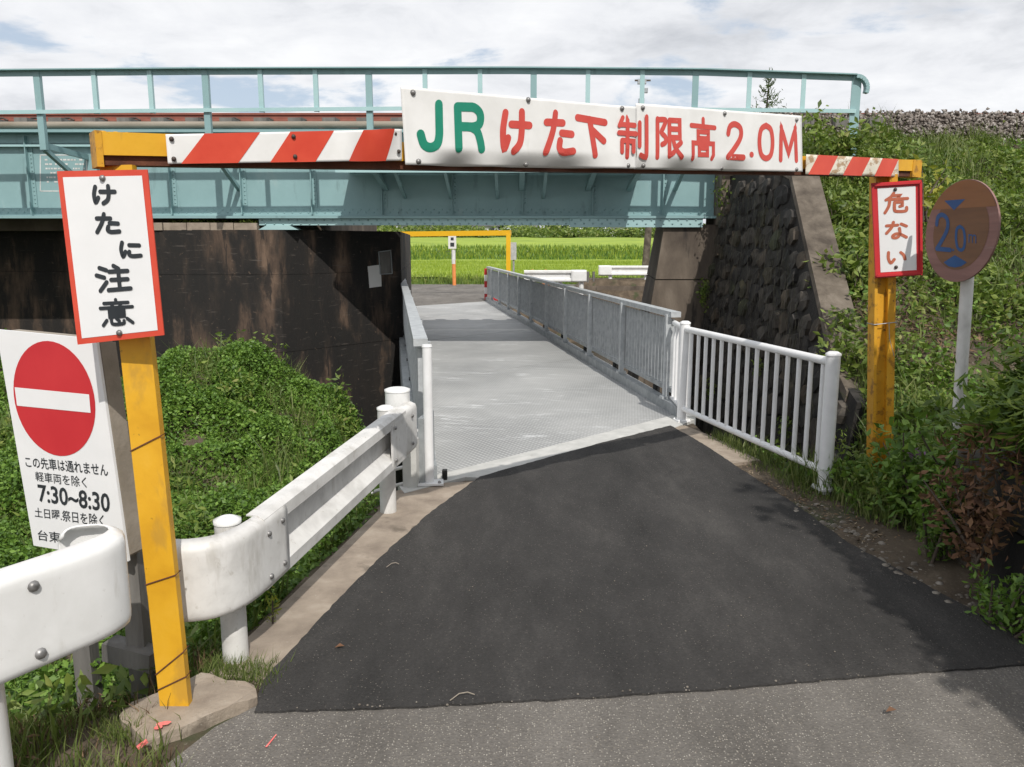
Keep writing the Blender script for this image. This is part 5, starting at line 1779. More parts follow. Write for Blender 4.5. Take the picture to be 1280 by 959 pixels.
pt = AY(150, 320, 2.60)
bdA, tA = framed_sign('warning_sign', 'tall white sign with red border and black lettering on the yellow post beside the guardrails',
                      [(71, 214), (184, 212), (205, 419), (97, 431)], pt, Vector((-0.16, -1, 0)), 0.0195, 0.004, MT['board_clean'], MT['red'])
mm = MB()
glyph(mm, 'ke', bdA, [(112, 229), (147, 229), (149, 258), (114, 258)], 0.0140, None, 0.003)
mm.build('letter', MT['ink'], tA)
mm = MB()
glyph(mm, 'ta', bdA, [(117, 264), (152, 264), (154, 294), (118, 294)], 0.0140, None, 0.003)
mm.build('letter', MT['ink'], tA)
mm = MB()
glyph(mm, 'ni', bdA, [(146, 299), (178, 299), (180, 324), (149, 325)], 0.0135, None, 0.003)
mm.build('letter', MT['ink'], tA)
mm = MB()
glyph(mm, 'chuu', bdA, [(117, 330), (164, 328), (168, 365), (120, 368)], 0.0140, None, 0.003)
mm.build('letter', MT['ink'], tA)
mm = MB()
glyph(mm, 'i_kan', bdA, [(122, 373), (168, 371), (171, 406), (126, 410)], 0.0115, None, 0.003)
mm.build('letter', MT['ink'], tA)
for px, py in ((129, 223), (150, 416)):
    MB().dome(bdA.at(px, py, 0.003), 0.0105, bdA.n, 0.9, 10).build('bolt', MT['steel'], tA)

ptB = AY(1120, 285, 5.28)
bdB, tB = framed_sign('warning_sign', 'small white sign with raised red frame and brownish red lettering beside the round sign',
                      [(1089, 229), (1152, 225), (1153, 344), (1094, 348)], ptB, Vector((-0.25, -1, 0)), 0.036, 0.012, MT['board_clean'], MT['crimson'])
q = bdB.q
mm = MB()
for a, b2 in zip(q, q[1:] + q[:1]):
    mm.beam(a.lerp(bdB.bil(.5, .5), 0.05) + bdB.n * 0.004, b2.lerp(bdB.bil(.5, .5), 0.05) + bdB.n * 0.004, 0.014, 0.022, bdB.n)
mm.build('raised_frame', MT['crimson'], tB)
mm = MB()
glyph(mm, 'ki', bdB, [(1103, 240), (1137, 238), (1137, 267), (1103, 269)], 0.019, None, 0.003)
mm.build('letter', MT['red_faded'], tB)
mm = MB()
glyph(mm, 'na', bdB, [(1105, 276), (1136, 275), (1136, 299), (1105, 301)], 0.019, None, 0.003)
mm.build('letter', MT['red_faded'], tB)
mm = MB()
glyph(mm, 'i', bdB, [(1106, 312), (1134, 311), (1135, 330), (1107, 333)], 0.019, None, 0.003)
mm.build('letter', MT['red_faded'], tB)
for px, py in ((1119, 237), (1120, 334)):
    MB().dome(bdB.at(px, py, 0.003), 0.012, bdB.n, 0.9, 8).build('bolt', MT['bolt_dark'], tB)

# --- no-entry board
yaw = math.radians(17)
nC = Vector((-math.sin(yaw), -math.cos(yaw), 0))
ptC = CAM + ray(80, 555) * 2.98
bdC = Board([(-5, 412), (120, 424), (160, 702), (42, 682)], ptC, nC)
tC = thing('no_entry_board', 'white boxed board with a red no-entry disc and black hours behind the guardrail terminal', 'traffic sign', bdC.bil(0.5, 0))
slab(bdC.q, nC, 0.012).build('panel', MT['board_clean'], tC)
mm = MB()
TL, TR, BR, BL = bdC.q
for a, b2 in ((TL, TR), (TR, BR), (BR, BL), (BL, TL)):
    ci = bdC.bil(.5, .5)
    mm.beam(a.lerp(ci, 0.05) - nC * 0.05, b2.lerp(ci, 0.05) - nC * 0.05, 0.072, 0.028, (a.lerp(b2, 0.5) - ci).normalized())
mm.build('frame', MT['timber'], tC)
cc = bdC.at(67.5, 499)
rx = ((bdC.at(118, 499) - bdC.at(17.5, 499)).length) / 2
rz = ((bdC.at(67, 428.5) - bdC.at(67, 570)).length) / 2
hx = (TR - TL).normalized()
hx = Vector((hx.x, hx.y, 0)).normalized()
disc = [cc + hx * (rx * math.cos(t)) + up * (rz * math.sin(t)) + nC * 0.0013 for t in np.linspace(0, 2 * math.pi, 49)[:-1]]
MB().add(disc, [tuple(range(48))] if (disc[1] - disc[0]).cross(disc[2] - disc[1]).dot(nC) > 0 else [tuple(range(47, -1, -1))]).build('disc', MT['crimson'], tC)
bar_ = [bdC.at(19, 484, 0.0026), bdC.at(112, 493, 0.0026), bdC.at(114, 516, 0.0026), bdC.at(22, 507, 0.0026)]
MB().add(bar_, [(3, 2, 1, 0)]).build('bar', MT['board_clean'], tC)
mm = MB()
text(mm, 'この先車は通れません', bdC, [(31, 570), (134, 580), (136, 596), (33, 584)])
mm.build('lettering', MT['ink'], tC)
mm = MB()
text(mm, '軽車両を除く', bdC, [(44, 589), (108, 596), (109, 610), (45, 601)], bold=0.006)
mm.build('lettering', MT['ink'], tC)
mm = MB()
text(mm, '7:30~8:30', bdC, [(47, 605), (137, 617), (138, 641), (49, 627)], bold=0.022)
mm.build('lettering', MT['ink'], tC)
mm = MB()
text(mm, '土日曜.祭日を除く', bdC, [(43, 634), (130, 643), (131, 659), (44, 646)], bold=0.008)
mm.build('lettering', MT['ink'], tC)
mm = MB()
text(mm, '台東分会', bdC, [(47, 662), (106, 669), (107, 684), (48, 675)], bold=0.008)
mm.build('lettering', MT['ink'], tC)
for k in (0.25, 0.86):
    c = bdC.bil(k, 0.2) - nC * 0.10
    MB().beam((c.x, c.y, -0.45), (c.x, c.y, bdC.bil(k, 0.6).z), 0.07, 0.07, (0, 1, 0)).build('leg', MT['wood_dark'], tC)

# --- round height sign
cR = CAM + ray(1200, 289) * 4.75
yawR = math.radians(80)
nR = Vector((-math.sin(yawR), -math.cos(yawR), 0.03)).normalized()
hR = Vector((math.cos(yawR), -math.sin(yawR), 0))
vR = nR.cross(hR) if nR.cross(hR).z > 0 else -nR.cross(hR)
tR = thing('height_limit_sign', 'round faded sign with blue 2.0 m numerals on a white pole in the weeds', 'traffic sign', (cR.x, cR.y, 0.1))
bR = Board([(1160, 226), (1241, 226), (1241, 352), (1160, 352)], cR, nR)
rr = (bR.at(1200, 226) - bR.at(1200, 352)).length / 2
circ = lambda r_, off, n=48, c_=cR: [c_ + hR * (r_ * math.cos(t)) + vR * (r_ * math.sin(t)) + nR * off for t in np.linspace(0, 2 * math.pi, n + 1)[:-1]]


def disc_mesh(front, back):
    n = len(front)
    ok = (front[1] - front[0]).cross(front[2] - front[1]).dot(nR) > 0
    vs = front + back
    fs = [tuple(range(n)), tuple(range(2 * n - 1, n - 1, -1))] + [(i, i + n, (i + 1) % n + n, (i + 1) % n) for i in range(n)]
    return MB().add(vs, fs if ok else [f[::-1] for f in fs])


disc_mesh(circ(rr, 0), circ(rr, -0.012)).build('disc', MT['round_ring'], tR)
f1 = circ(rr * 0.76, 0.0013)
ok = (f1[1] - f1[0]).cross(f1[2] - f1[1]).dot(nR) > 0
MB().add(f1, [tuple(range(48)) if ok else tuple(range(47, -1, -1))]).build('face', MT['round_face'], tR)
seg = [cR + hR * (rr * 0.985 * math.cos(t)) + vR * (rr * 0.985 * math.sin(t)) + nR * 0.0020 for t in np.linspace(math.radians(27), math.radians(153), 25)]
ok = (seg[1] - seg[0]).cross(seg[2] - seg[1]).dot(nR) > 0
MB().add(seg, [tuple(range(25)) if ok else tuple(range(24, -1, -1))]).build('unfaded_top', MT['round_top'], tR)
mm = MB()
glyph(mm, '2', bR, [(1168, 264), (1190, 266), (1191, 317), (1169, 315)], 0.028, None, 0.0028)
mm.build('letter', MT['blue'], tR)
mm = MB()
glyph(mm, '0', bR, [(1193, 280), (1208, 281), (1209, 316), (1194, 315)], 0.020, None, 0.0028)
mm.build('letter', MT['blue'], tR)
mm = MB()
glyph(mm, 'm', bR, [(1210, 292), (1222, 293), (1222, 305), (1210, 304)], 0.007, None, 0.0028)
mm.build('letter', MT['blue'], tR)
mm = MB()
glyph(mm, '.', bR, [(1190, 310), (1194, 310), (1194, 315), (1190, 315)], 0.014, None, 0.0028)
mm.build('letter', MT['blue'], tR)
tri = [bR.at(1181, 251, 0.0028), bR.at(1207, 249, 0.0028), bR.at(1193, 263, 0.0028)]
mm = MB()
mm.add(tri, [(2, 1, 0)])
mm.build('arrow_mark', MT['blue'], tR)
tri = [bR.at(1180, 328, 0.0028), bR.at(1194, 319, 0.0028), bR.at(1209, 328, 0.0028), bR.at(1202, 333, 0.0028), bR.at(1194, 334.5, 0.0028), bR.at(1186, 333, 0.0028)]
mm = MB()
mm.add(tri, [(5, 4, 3, 2, 1, 0)])
mm.build('arrow_mark', MT['blue'], tR)
pc = Vector((cR.x, cR.y, 0)) - nR * 0.060
p0 = AY(1195, 600, pc.y + 0.02)
p0.z = -0.1
p1 = Vector((pc.x + 0.0, pc.y, cR.z + rr * 0.9))
MB().tube([p0, p1], 0.036, 16).build('pole', MT['white_grubby'], tR)
for t in (0.22, 0.86):
    c = p0.lerp(p1, t)
    MB().box((c.x, c.y - 0.0, c.z), (0.09, 0.10, 0.03), -yawR).build('clamp', MT['galv'], tR)

# concrete pad of the left post, spray marks and a fallen timber
pad = [G(183, 935), G(322, 878), G(318, 864), G(252, 850), G(165, 888), G(150, 905)]
cpd = thing('post_footing', 'rough broken concrete footing with pink spray marks under the yellow post', 'footing', G(240, 885))
pr_ = ragged([p + Vector((0, 0, 0)) for p in pad], 0.010, 0.04)
pr_.reverse()
if sum(pr_[i].x * pr_[(i + 1) % len(pr_)].y - pr_[(i + 1) % len(pr_)].x * pr_[i].y for i in range(len(pr_))) < 0:
    pr_.reverse()
MB().prism([(p.x, p.y) for p in pr_], -0.25, [0.028 + random.uniform(-0.006, 0.006) for _ in pr_]).build('block', MT['concrete'], cpd)
for px, py, l, a in ((205, 904, 0.06, 0.1), (198, 909, 0.03, 0.3)):
    c = G(px, py, 0.037)
    MB().add([c + Vector((math.cos(a + t) * l / 2 * random.uniform(.7, 1), math.sin(a + t) * 0.012 + math.cos(t) * l / 2 * 0.2, 0)) for t in np.linspace(0, 2 * math.pi, 13)[:-1]], [tuple(range(12))]).build('spray_mark', MT['pink_mark'], cpd)
c = G(338, 926, 0.005)
mk = MB().add([c + Vector((-0.008, -0.035, 0)), c + Vector((-0.001, -0.035, 0)), c + Vector((0.012, 0.035, 0)), c + Vector((0.008, 0.038, 0))], [(0, 1, 2, 3)]).build('road_marking', MT['pink_mark'])
tag(mk, kind='structure')
pk = thing('wooden_peg', 'short pink-tipped survey peg lying in the grass beside the footing', 'peg', G(177, 931))
MB().beam(G(172, 935, 0.045), G(184, 926, 0.06), 0.012, 0.010).build('peg', MT['pink_mark'], pk)
tb = thing('fallen_timber', 'old grey square timber lying in the grass behind the guardrail terminal', 'timber', G(150, 828))
a, b2 = G(127, 826, 0.12), G(181, 842, 0.10)
MB().beam(a + Vector((-.02, 0.1, 0)), b2 + Vector((0, 0.1, 0)), 0.08, 0.075).build('timber', MT['wood_dark'], tb)
# twigs and leaves on the asphalt
for (px, py, kind_, lab) in ((578, 872, 'twig', 'pale curved dry twig lying near the edge of the fresh asphalt'), (491, 707, 'twig', 'thin dry twig lying on the asphalt close to the kerb'), (424, 808, 'leaf', 'single curled brown leaf lying on the fresh asphalt'), (1114, 888, 'leaf', 'small brown leaf lying on the older gritty road surface')):
    c = G(px, py, 0.022)
    if kind_ == 'twig':
        L_ = 0.045 if px > 550 else 0.03
        o = MB().tube([c + Vector((-L_, -0.02, 0)), c + Vector((-L_ * 0.3, 0.02, 0.004)), c + Vector((L_ * 0.4, 0.03, 0.004)), c + Vector((L_, 0.02, 0))], 0.0022, 6).build('twig', MT['timber'])
        tag(o, lab, 'twig')
    else:
        mb_ = MB()
        mb_.add([c + Vector((-0.02, 0, -0.006)), c + Vector((0, -0.012, 0.006)), c + Vector((0.022, 0.004, 0.0)), c + Vector((0.0, 0.014, 0.008))], [(0, 1, 2), (0, 2, 3)])
        o = mb_.build('dry_leaf', MT['conifer_dead'])
        tag(o, lab, 'leaf')


# ================================================================== BEYOND THE BRIDGE
fg = thing('height_gate', 'glossy yellow goalpost height gate standing beyond the far end of the deck', 'height gate', (-0.12, 25.6, 0))
yg = 25.6
pR_ = AY(635.5, 300, yg)
zg = AY(600, 292, yg).z
MB().box((pR_.x, yg, zg / 2), (0.14, 0.14, zg)).build('post', MT['yellow_far'], fg)
pL = AY(470, 292, yg + 1.6)
MB().box((pL.x - 0.6, yg + 1.6, zg / 2), (0.14, 0.14, zg)).build('post', MT['yellow_far'], fg)
MB().beam((pL.x - 0.65, yg + 1.6, AY(500, 292.5, yg + 1.3).z - 0.02), (pR_.x + 0.07, yg, zg + 0.02), 0.15, 0.16).build('beam', MT['yellow_far'], fg)
c = AY(640, 314, yg + 0.14)
nb_ = thing('notice_board', 'plain pale board standing behind the upright of the far yellow gate', 'board', (c.x, c.y, 0))
hb = AY(640, 303, yg + .14).z - AY(640, 325, yg + .14).z
MB().box((c.x + 0.0, c.y + 0.05, c.z), (0.28, 0.03, hb)).build('panel', MT['galv_top'], nb_)
MB().tube([(c.x + 0.05, c.y + 0.09, -0.1), (c.x + 0.05, c.y + 0.09, c.z)], 0.03, 8).build('pole', MT['galv'], nb_)
yd = 32.8
c = AY(568, 357, yd)
dl_ = thing('marker_post', 'slim orange marker post with a small white plate at the field edge', 'marker post', (c.x, yd, -0.05))
MB().tube([(c.x, yd, -0.1), (c.x - 0.02, yd, AY(567, 312, yd).z)], 0.075, 12).build('post', MT['orange'], dl_)
MB().tube([(c.x - 0.02, yd - 0.002, AY(567, 330, yd).z), (c.x - 0.02, yd - 0.002, AY(567, 312, yd).z)], 0.08, 12).build('white_band', MT['white_grubby'], dl_)
pz0, pz1 = AY(565, 311, yd).z, AY(565, 294, yd).z
MB().box((AY(565.5, 300, yd).x, yd - 0.10, (pz0 + pz1) / 2), (0.32, 0.02, pz1 - pz0)).build('plate', MT['house_white'], dl_)
for k, (zz, hh, ww) in enumerate(((0.30, 0.16, 0.16), (0.72, 0.12, 0.12))):
    MB().box((AY(565.5, 300, yd).x, yd - 0.112, pz0 + (pz1 - pz0) * zz), (ww, 0.002, hh)).build('plate_marking', MT['ink'], dl_)
# red and white pole at the end of the deck railing
c = DP(SL + 0.718 * DW + 0.22, DW + 0.02)
rp = thing('delineator', 'thin red and white striped pole at the far end of the deck railing', 'delineator', c)
for k in range(5):
    MB().tube([c + up * (0.19 * k), c + up * (0.19 * (k + 1) - 0.002)], 0.045, 10).build('band', MT['crimson'] if k % 2 == 0 else MT['white'], rp)
c = DP(SL + 0.718 * DW - 0.1, DW + 0.28, 0.12)
tg = thing('marker_tape', 'small red and white hazard block beside the far railing foot', 'hazard marker', c)
MB().box(c, (0.18, 0.10, 0.22)).build('block', MT['crimson'], tg)
MB().box(c + Vector((0.02, -0.052, 0.02)), (0.07, 0.006, 0.06)).build('patch', MT['white'], tg)

# far white guardrails on the kerb
yk = 31.2
yk0 = yk
for (pa_, pb_, za_, zb3, lab, posts) in ((655, 733, 346, 346, 'white guardrail beyond the deck railing nearer the orange cones', (700, 727)), (748, 835, 338, 336, 'white guardrail with two posts on the far kerb beside the utility pole', (763, 808))):
    yk = 25.95 if pa_ < 700 else yk0
    a, b2 = AY(pa_, za_, yk), AY(pb_, zb3, yk)
    zc3 = 0.66
    gf = thing('guardrail', lab, 'guardrail', ((a.x + b2.x) / 2, yk, 0.07))
    wbeam('beam', [Vector((a.x, yk, zc3)), Vector(((a.x + b2.x) / 2, yk, zc3)), Vector((b2.x, yk, zc3))], [(d * 1.1, h * 1.1) for d, h in WPROF], MT['white'], gf)
    xe = a.x if pa_ > 700 else b2.x
    x_0 = xe if pa_ > 700 else xe - 0.5
    end_piece('end_piece', [Vector((x_0, yk - 0.02, zc3)), Vector((x_0 + 0.4, yk - 0.02, zc3)), Vector((x_0 + 0.5, yk - 0.02, zc3))], 0.20, MT['white'], gf, 0.05, 0.075, 8)
    for px in posts:
        X_ = AY(px, 350, yk).x
        MB().tube([(X_, yk + 0.07, 0.0), (X_, yk + 0.07, zc3 + 0.10)], 0.075, 12).build('post', MT['white'], gf)
yk = yk0
c = AY(738, 352, yk)
ds = thing('marker_stake', 'dark pair of short stakes in the gap between the far guardrails', 'stake', (c.x, yk, 0.05))
for dx in (-0.10, 0.12):
    MB().tube([(c.x + dx, yk, 0.0), (c.x + dx, yk, 0.62)], 0.05, 8).build('stake', MT['wood_dark'], ds)
for k, px in enumerate((665.5, 682)):
    cx_ = AY(px, 345, 32.3)
    cn = thing('traffic_cone', ['orange cone nearer the yellow gate showing its tip above the guardrail', 'orange cone nearer the stakes showing its tip above the guardrail'][k], 'cone', (cx_.x, 32.3, 0), 'cones behind the far guardrail')
    zt2 = AY(px, 337, 32.3).z
    MB().tube([(cx_.x, 32.3, 0.04), (cx_.x, 32.3, zt2)], [0.15, 0.03], 12).build('cone', MT['orange'], cn)
    MB().tube([(cx_.x, 32.3, zt2 * 0.5), (cx_.x, 32.3, zt2 * 0.75)], [0.097, 0.066], 12).build('band', MT['white'], cn)
    MB().box((cx_.x, 32.3, 0.025), (0.36, 0.36, 0.03)).build('base', MT['black_rubber'], cn)

up_ = thing('utility_pole', 'leaning grey concrete utility pole at the paddy edge behind the guardrail', 'utility pole', AY(806, 331, 36))
a, b2 = AY(805.5, 332, 36), AY(811.5, 275, 36)
a.z = -0.2
dd = (b2 - a)
MB().tube([a, a + dd * 1.0], [0.17, 0.15], 12).build('pole', MT['cap'], up_)

# houses, far hedge and trees
def house(lab, px0, px1, ytop, ybot, y, roof=True, name='house'):
    a, b2 = AY(px0, ybot, y), AY(px1, ytop, y)
    t_ = thing(name, lab, 'house', ((a.x + b2.x) / 2, y, a.z))
    w, h = b2.x - a.x, b2.z - a.z + 0.0
    wl_ = MB().box(((a.x + b2.x) / 2, y + 3, a.z + h / 2 - 0.5), (w, 6, h + 1.0)).build('wall', MT['house_white'], t_)
    MB().box(((a.x + b2.x) / 2, y + 3, a.z + h + 0.12), (w + 0.7, 6.8, 0.24)).add(
        [(a.x - .35, y - .4, a.z + h + .25), (b2.x + .35, y - .4, a.z + h + .25), (b2.x + .35, y + 6.4, a.z + h + .25), (a.x - .35, y + 6.4, a.z + h + .25), (a.x - .35, y + 3, a.z + h + 1.6), (b2.x + .35, y + 3, a.z + h + 1.6)],
        [(0, 1, 5, 4), (2, 3, 4, 5), (1, 2, 5), (3, 0, 4)]).build('roof', MT['roof_grey'], t_)
    k = max(2, int(w / 3.0))
    for i in range(k):
        cx_ = a.x + w * (i + 0.5) / k
        f_2 = MB().box((cx_, y - 0.03, a.z + h * 0.45), (1.2, 0.06, min(1.2, h * 0.5))).build('window', MT['galv'], wl_)
        MB().box((cx_, y - 0.065, a.z + h * 0.45), (1.04, 0.02, min(1.04, h * 0.42))).build('pane', MT['glass_dark'], f_2)


house('long low white building seen under the girder beyond the paddies', 497, 588, 282, 291, 150)
house('small white house between the long building and the far trees', 592, 622, 283, 290, 152)
house('white house seen beside the utility pole beyond the paddies', 762, 800, 283, 291, 150)
house('low white shed at the tree line beyond the yellow gate', 655, 672, 286, 291, 152)


def foliage_tree(name, lab, base, H, Rr, n, mat, leaf, trunk_r=0.12, crown_base=0.35, cat='tree', seed=1, squash=1.0):
    r = np.random.default_rng(seed)
    base = Vector(base)
    t_ = thing(name, lab, cat, base)
    mb_ = MB()
    top_ = base + Vector((r.normal(0, 0.05) * H, r.normal(0, 0.05) * H, H * 0.9))
    mb_.tube([base + Vector((0, 0, -0.2)), base.lerp(top_, 0.4) + Vector((r.normal(0, .03) * H, r.normal(0, .03) * H, 0)), top_], [trunk_r, trunk_r * 0.7, trunk_r * 0.15], 10)
    mb_.build('trunk', MT['bark'], t_)
    cl_ = []
    for k in range(9):
        a = r.uniform(0, 2 * math.pi)
        zz = H * (crown_base + 0.1 + r.random() * (0.75 - crown_base))
        s0 = base.lerp(top_, min(zz / (H * 0.9), 0.9) * 0.75)
        e_2 = Vector((base.x + math.cos(a) * Rr * r.uniform(.5, .95), base.y + math.sin(a) * Rr * r.uniform(.5, .95), base.z + zz))
        MB().tube([s0, s0.lerp(e_2, 0.5) + Vector((0, 0, 0.05 * H)), e_2], [trunk_r * 0.4, trunk_r * 0.25, trunk_r * 0.08], 6).build('limb', MT['bark'], t_)
    m_ = max(14, int(n / 160))
    cen = r.normal(0, 1, (m_, 3))
    cen /= np.linalg.norm(cen, axis=1)[:, None]
    cen *= (r.random(m_) ** 0.4)[:, None]
    cen[:, :2] *= Rr * 0.85
    cen[:, 2] = cen[:, 2] * H * (1 - crown_base) * 0.46 * squash + H * (crown_base + (1 - crown_base) * 0.5)
    pick = r.integers(0, m_, n)
    P = cen[pick] + r.normal(0, 1, (n, 3)) * np.array([1, 1, 0.75]) * Rr * 0.17
    P += np.array(base)
    V, F = leaf_mesh(P, leaf, 0.35, r, 0.6)
    np_mesh('crown', V, F, mat, t_)
    return t_


# a band of bushes and trees at the far side of the fields
r = np.random.default_rng(5)
P = []
for k in range(170):
    x = r.uniform(-75, 85)
    y = r.uniform(122, 150)
    s = r.uniform(1.0, 2.2)
    z0 = 2.3 + (y - 118) * 0.015
    n = 280
    q = r.normal(0, 1, (n, 3)) * [s * 0.8, s * 0.5, s * 0.36] + [x, y, z0 + s * 0.4]
    P.append(q)
V, F = leaf_mesh(np.concatenate(P), 0.55, 0.4, r)
tag(np_mesh('far_shrubbery', V, F, MT['weed']), kind='stuff')
spots = [(-34, 163, 4.6, 2.6), (-25, 161, 4.0, 2.4), (-12, 166, 4.2, 2.6), (-4, 160, 4.6, 2.5), (3, 163, 4.4, 2.7), (9, 168, 5.2, 3.0), (16, 162, 4.5, 2.6), (34, 166, 5.0, 2.8), (41, 160, 4.2, 2.4)]
labs = ['rounded dark tree beyond the fields behind the stained abutment', 'low bushy tree beyond the fields at the abutment edge', 'dark tree behind the long white building',
        'bushy tree at the far end of the long white building', 'rounded tree over the far yellow gate post', 'tallest dark tree between the sheds beyond the paddies', 'pale green tree midway along the far bank',
        'spreading tree behind the white house beside the pole', 'small tree past the white house beside the pole']
for k, ((x, y, H, Rr), lb_) in enumerate(zip(spots, labs)):
    foliage_tree('tree', lb_, (x, y, 2.6), H, Rr, 1500, MT['tree_leaf'], 0.45, 0.18, 0.2, seed=100 + k)

# young conifer and signal mast seen over the sign board
cf = AY(957, 140, 15.5)
t_ = thing('conifer', 'thin young conifer rising above the track beside the white board end', 'conifer', (cf.x, 15.5, 3.5))
zt3 = AY(957, 95, 15.5).z
MB().tube([(cf.x, 15.5, 3.4), (cf.x + 0.03, 15.5, zt3)], [0.03, 0.006], 8).build('trunk', MT['bark'], t_)
r = np.random.default_rng(9)
P, Nn = [], []
for k in range(34):
    h = k / 33
    z = 3.6 + (zt3 - 3.6) * h
    ln = 0.42 * (1 - h) ** 0.7 + 0.06
    for s_ in (0, 1):
        a = r.uniform(0, 6.28)
        for j in range(9):
            f = (j + 1) / 9
            P.append((cf.x + 0.03 * h + math.cos(a) * ln * f, 15.5 + math.sin(a) * ln * f, z + 0.12 * f * f))
V, F = leaf_mesh(np.array(P), 0.09, 0.2, r, 0.22)
np_mesh('crown', V, F, MT['tree_leaf'], t_)
c = AY(802, 135, 17)
sm = thing('signal_mast', 'slim grey trackside mast with small boxes rising behind the white board', 'mast', (c.x, 17, 3.4))
zt4 = AY(802, 100, 17).z
MB().tube([(c.x, 17, 3.3), (c.x, 17, zt4)], 0.045, 8).build('mast', MT['cap'], sm)
for k, zz in enumerate((0.05, 0.22, 0.42)):
    MB().box((c.x + (0.03 if k % 2 else -0.02), 16.92, zt4 - zz), (0.17 - 0.03 * k, 0.08, 0.09)).build('box', MT['galv'], sm)
MB().beam((c.x - 0.16, 16.95, zt4 - 0.02), (c.x + 0.16, 16.95, zt4 - 0.02), 0.03, 0.03).build('crossarm', MT['cap'], sm)

# bushy weeds at the end of the handrail and by the gate beam
def bush(lab, cen, rad, n, mat, leaf, seed, name='shrub', cat='shrub', stems=8, slim=0.45):
    r = np.random.default_rng(seed)
    cen = Vector(cen)
    t_ = thing(name, lab, cat, (cen.x, cen.y, cen.z - rad[2]))
    mb_ = MB()
    tips = []
    for k in range(stems):
        e_2 = cen + Vector((r.normal(0, rad[0] * 0.55), r.normal(0, rad[1] * 0.55), rad[2] * r.uniform(0.2, 1.0)))
        b0 = Vector((cen.x + r.normal(0, rad[0] * 0.2), cen.y + r.normal(0, rad[1] * 0.2), cen.z - rad[2] * 1.15))
        mb_.tube([b0, b0.lerp(e_2, 0.5) + Vector((0, 0, 0.1 * rad[2])), e_2], [0.010, 0.008, 0.003], 5)
        tips.append((b0, e_2))
    mb_.build('stems', MT['bark'], t_)
    P = []
    for k in range(n):
        b0, e_2 = tips[r.integers(0, stems)]
        f = r.uniform(0.2, 1.05)
        p = b0.lerp(e_2, f) + Vector(r.normal(0, 1, 3) * np.array(rad) * 0.22)
        P.append(p)
    V, F = leaf_mesh(np.array([tuple(p) for p in P]), leaf, 0.45, r, slim)
    np_mesh('foliage', V, F, mat, t_)
    return t_


def on_emb(px, py):
    """where the sight line meets the embankment"""
    d = ray(px, py)
    t = 2.0
    while t < 20:
        p = CAM + d * t
        if p.z < float(hgt(p.x, p.y)):
            return p
        t += 0.03
    return CAM + d * 12


p = AY(1030, 165, 11.2)
bush('tall bushy weeds grown up round the end of the teal handrail', (p.x, 11.0, 2.95), (0.50, 0.4, 0.42), 1500, MT['weed'], 0.10, 201)
p = AY(1075, 175, 11.0)
bush('pale green weeds at the foot of the last handrail post', (p.x + 0.1, 10.8, 2.62), (0.5, 0.4, 0.32), 1100, MT['weed'], 0.09, 202)
p = AY(1152, 218, 6.6)
bush('yellow-green leafy sprig behind the end of the striped gate beam', (p.x, 6.6, p.z - 0.12), (0.20, 0.14, 0.22), 150, MT['yellow_leaf'], 0.07, 203, stems=6)
for k, (px, py, rad, n, leaf, mat, lab) in enumerate((
        (1065, 290, (0.35, 0.3, 0.35), 700, 0.10, 'weed', 'bright leafy plant against the coping of the stone wall'),
        (1070, 370, (0.35, 0.3, 0.38), 800, 0.10, 'weed', 'broad leaved plant between the coping and the red framed sign'),
        (1068, 470, (0.30, 0.25, 0.40), 800, 0.085, 'weed', 'sunlit weeds beside the yellow channel post above the fence end'),
        (1062, 560, (0.12, 0.14, 0.18), 360, 0.05, 'weed', 'low weeds at the foot of the yellow channel post'),
        (1160, 560, (0.20, 0.2, 0.24), 600, 0.055, 'ivy', 'dark leafy weeds round the purple flower'),
        (1262, 300, (0.4, 0.35, 0.4), 800, 0.10, 'weed', 'bushy plant just behind the rim of the round sign'),
        (1250, 390, (0.4, 0.3, 0.4), 900, 0.085, 'weed', 'spreading plant above the clipped conifer hedge'),
        (1045, 235, (0.3, 0.3, 0.3), 700, 0.08, 'weed', 'leafy weeds at the upper coping just under the striped beam'),
        (1056, 330, (0.22, 0.3, 0.28), 500, 0.07, 'ivy', 'dark creeping weeds lapping the middle of the coping'),
        (1058, 425, (0.2, 0.25, 0.25), 500, 0.07, 'weed', 'weeds covering the low end of the coping'))):
    p = on_emb(px, py)
    bush(lab, (p.x, p.y, p.z + rad[2] * 0.2), rad, n, MT[mat], leaf, 210 + k)
bush('small yellowish fern growing under the guardrail beside its first post', (-1.10, 3.42, -0.12), (0.06, 0.08, 0.22), 170, MT['yellow_leaf'], 0.045, 240, name='fern', cat='fern', stems=5, slim=0.2)
# dark ferny plants round the base of the round sign
p = on_emb(1160, 600)
bush('dark ferny weeds in the shade below the round sign pole', (2.52, 4.75, 0.30), (0.30, 0.25, 0.30), 900, MT['ivy'], 0.07, 231)
bush('dark trailing weeds against the far end of the block wall', (2.33, 4.15, 0.26), (0.14, 0.16, 0.26), 700, MT['ivy'], 0.05, 233)
bush('brown and green creeper hanging over the block wall', (2.27, 3.72, 0.42), (0.10, 0.22, 0.24), 800, MT['conifer_dead'], 0.05, 234)
bush('low dark weeds growing at the foot of the block wall', (2.20, 3.35, 0.12), (0.10, 0.30, 0.14), 700, MT['ivy'], 0.04, 235)
bush('shaded nettle clump between the white pole and the hedge', (2.72, 4.45, 0.45), (0.24, 0.22, 0.42), 900, MT['ivy'], 0.07, 232)
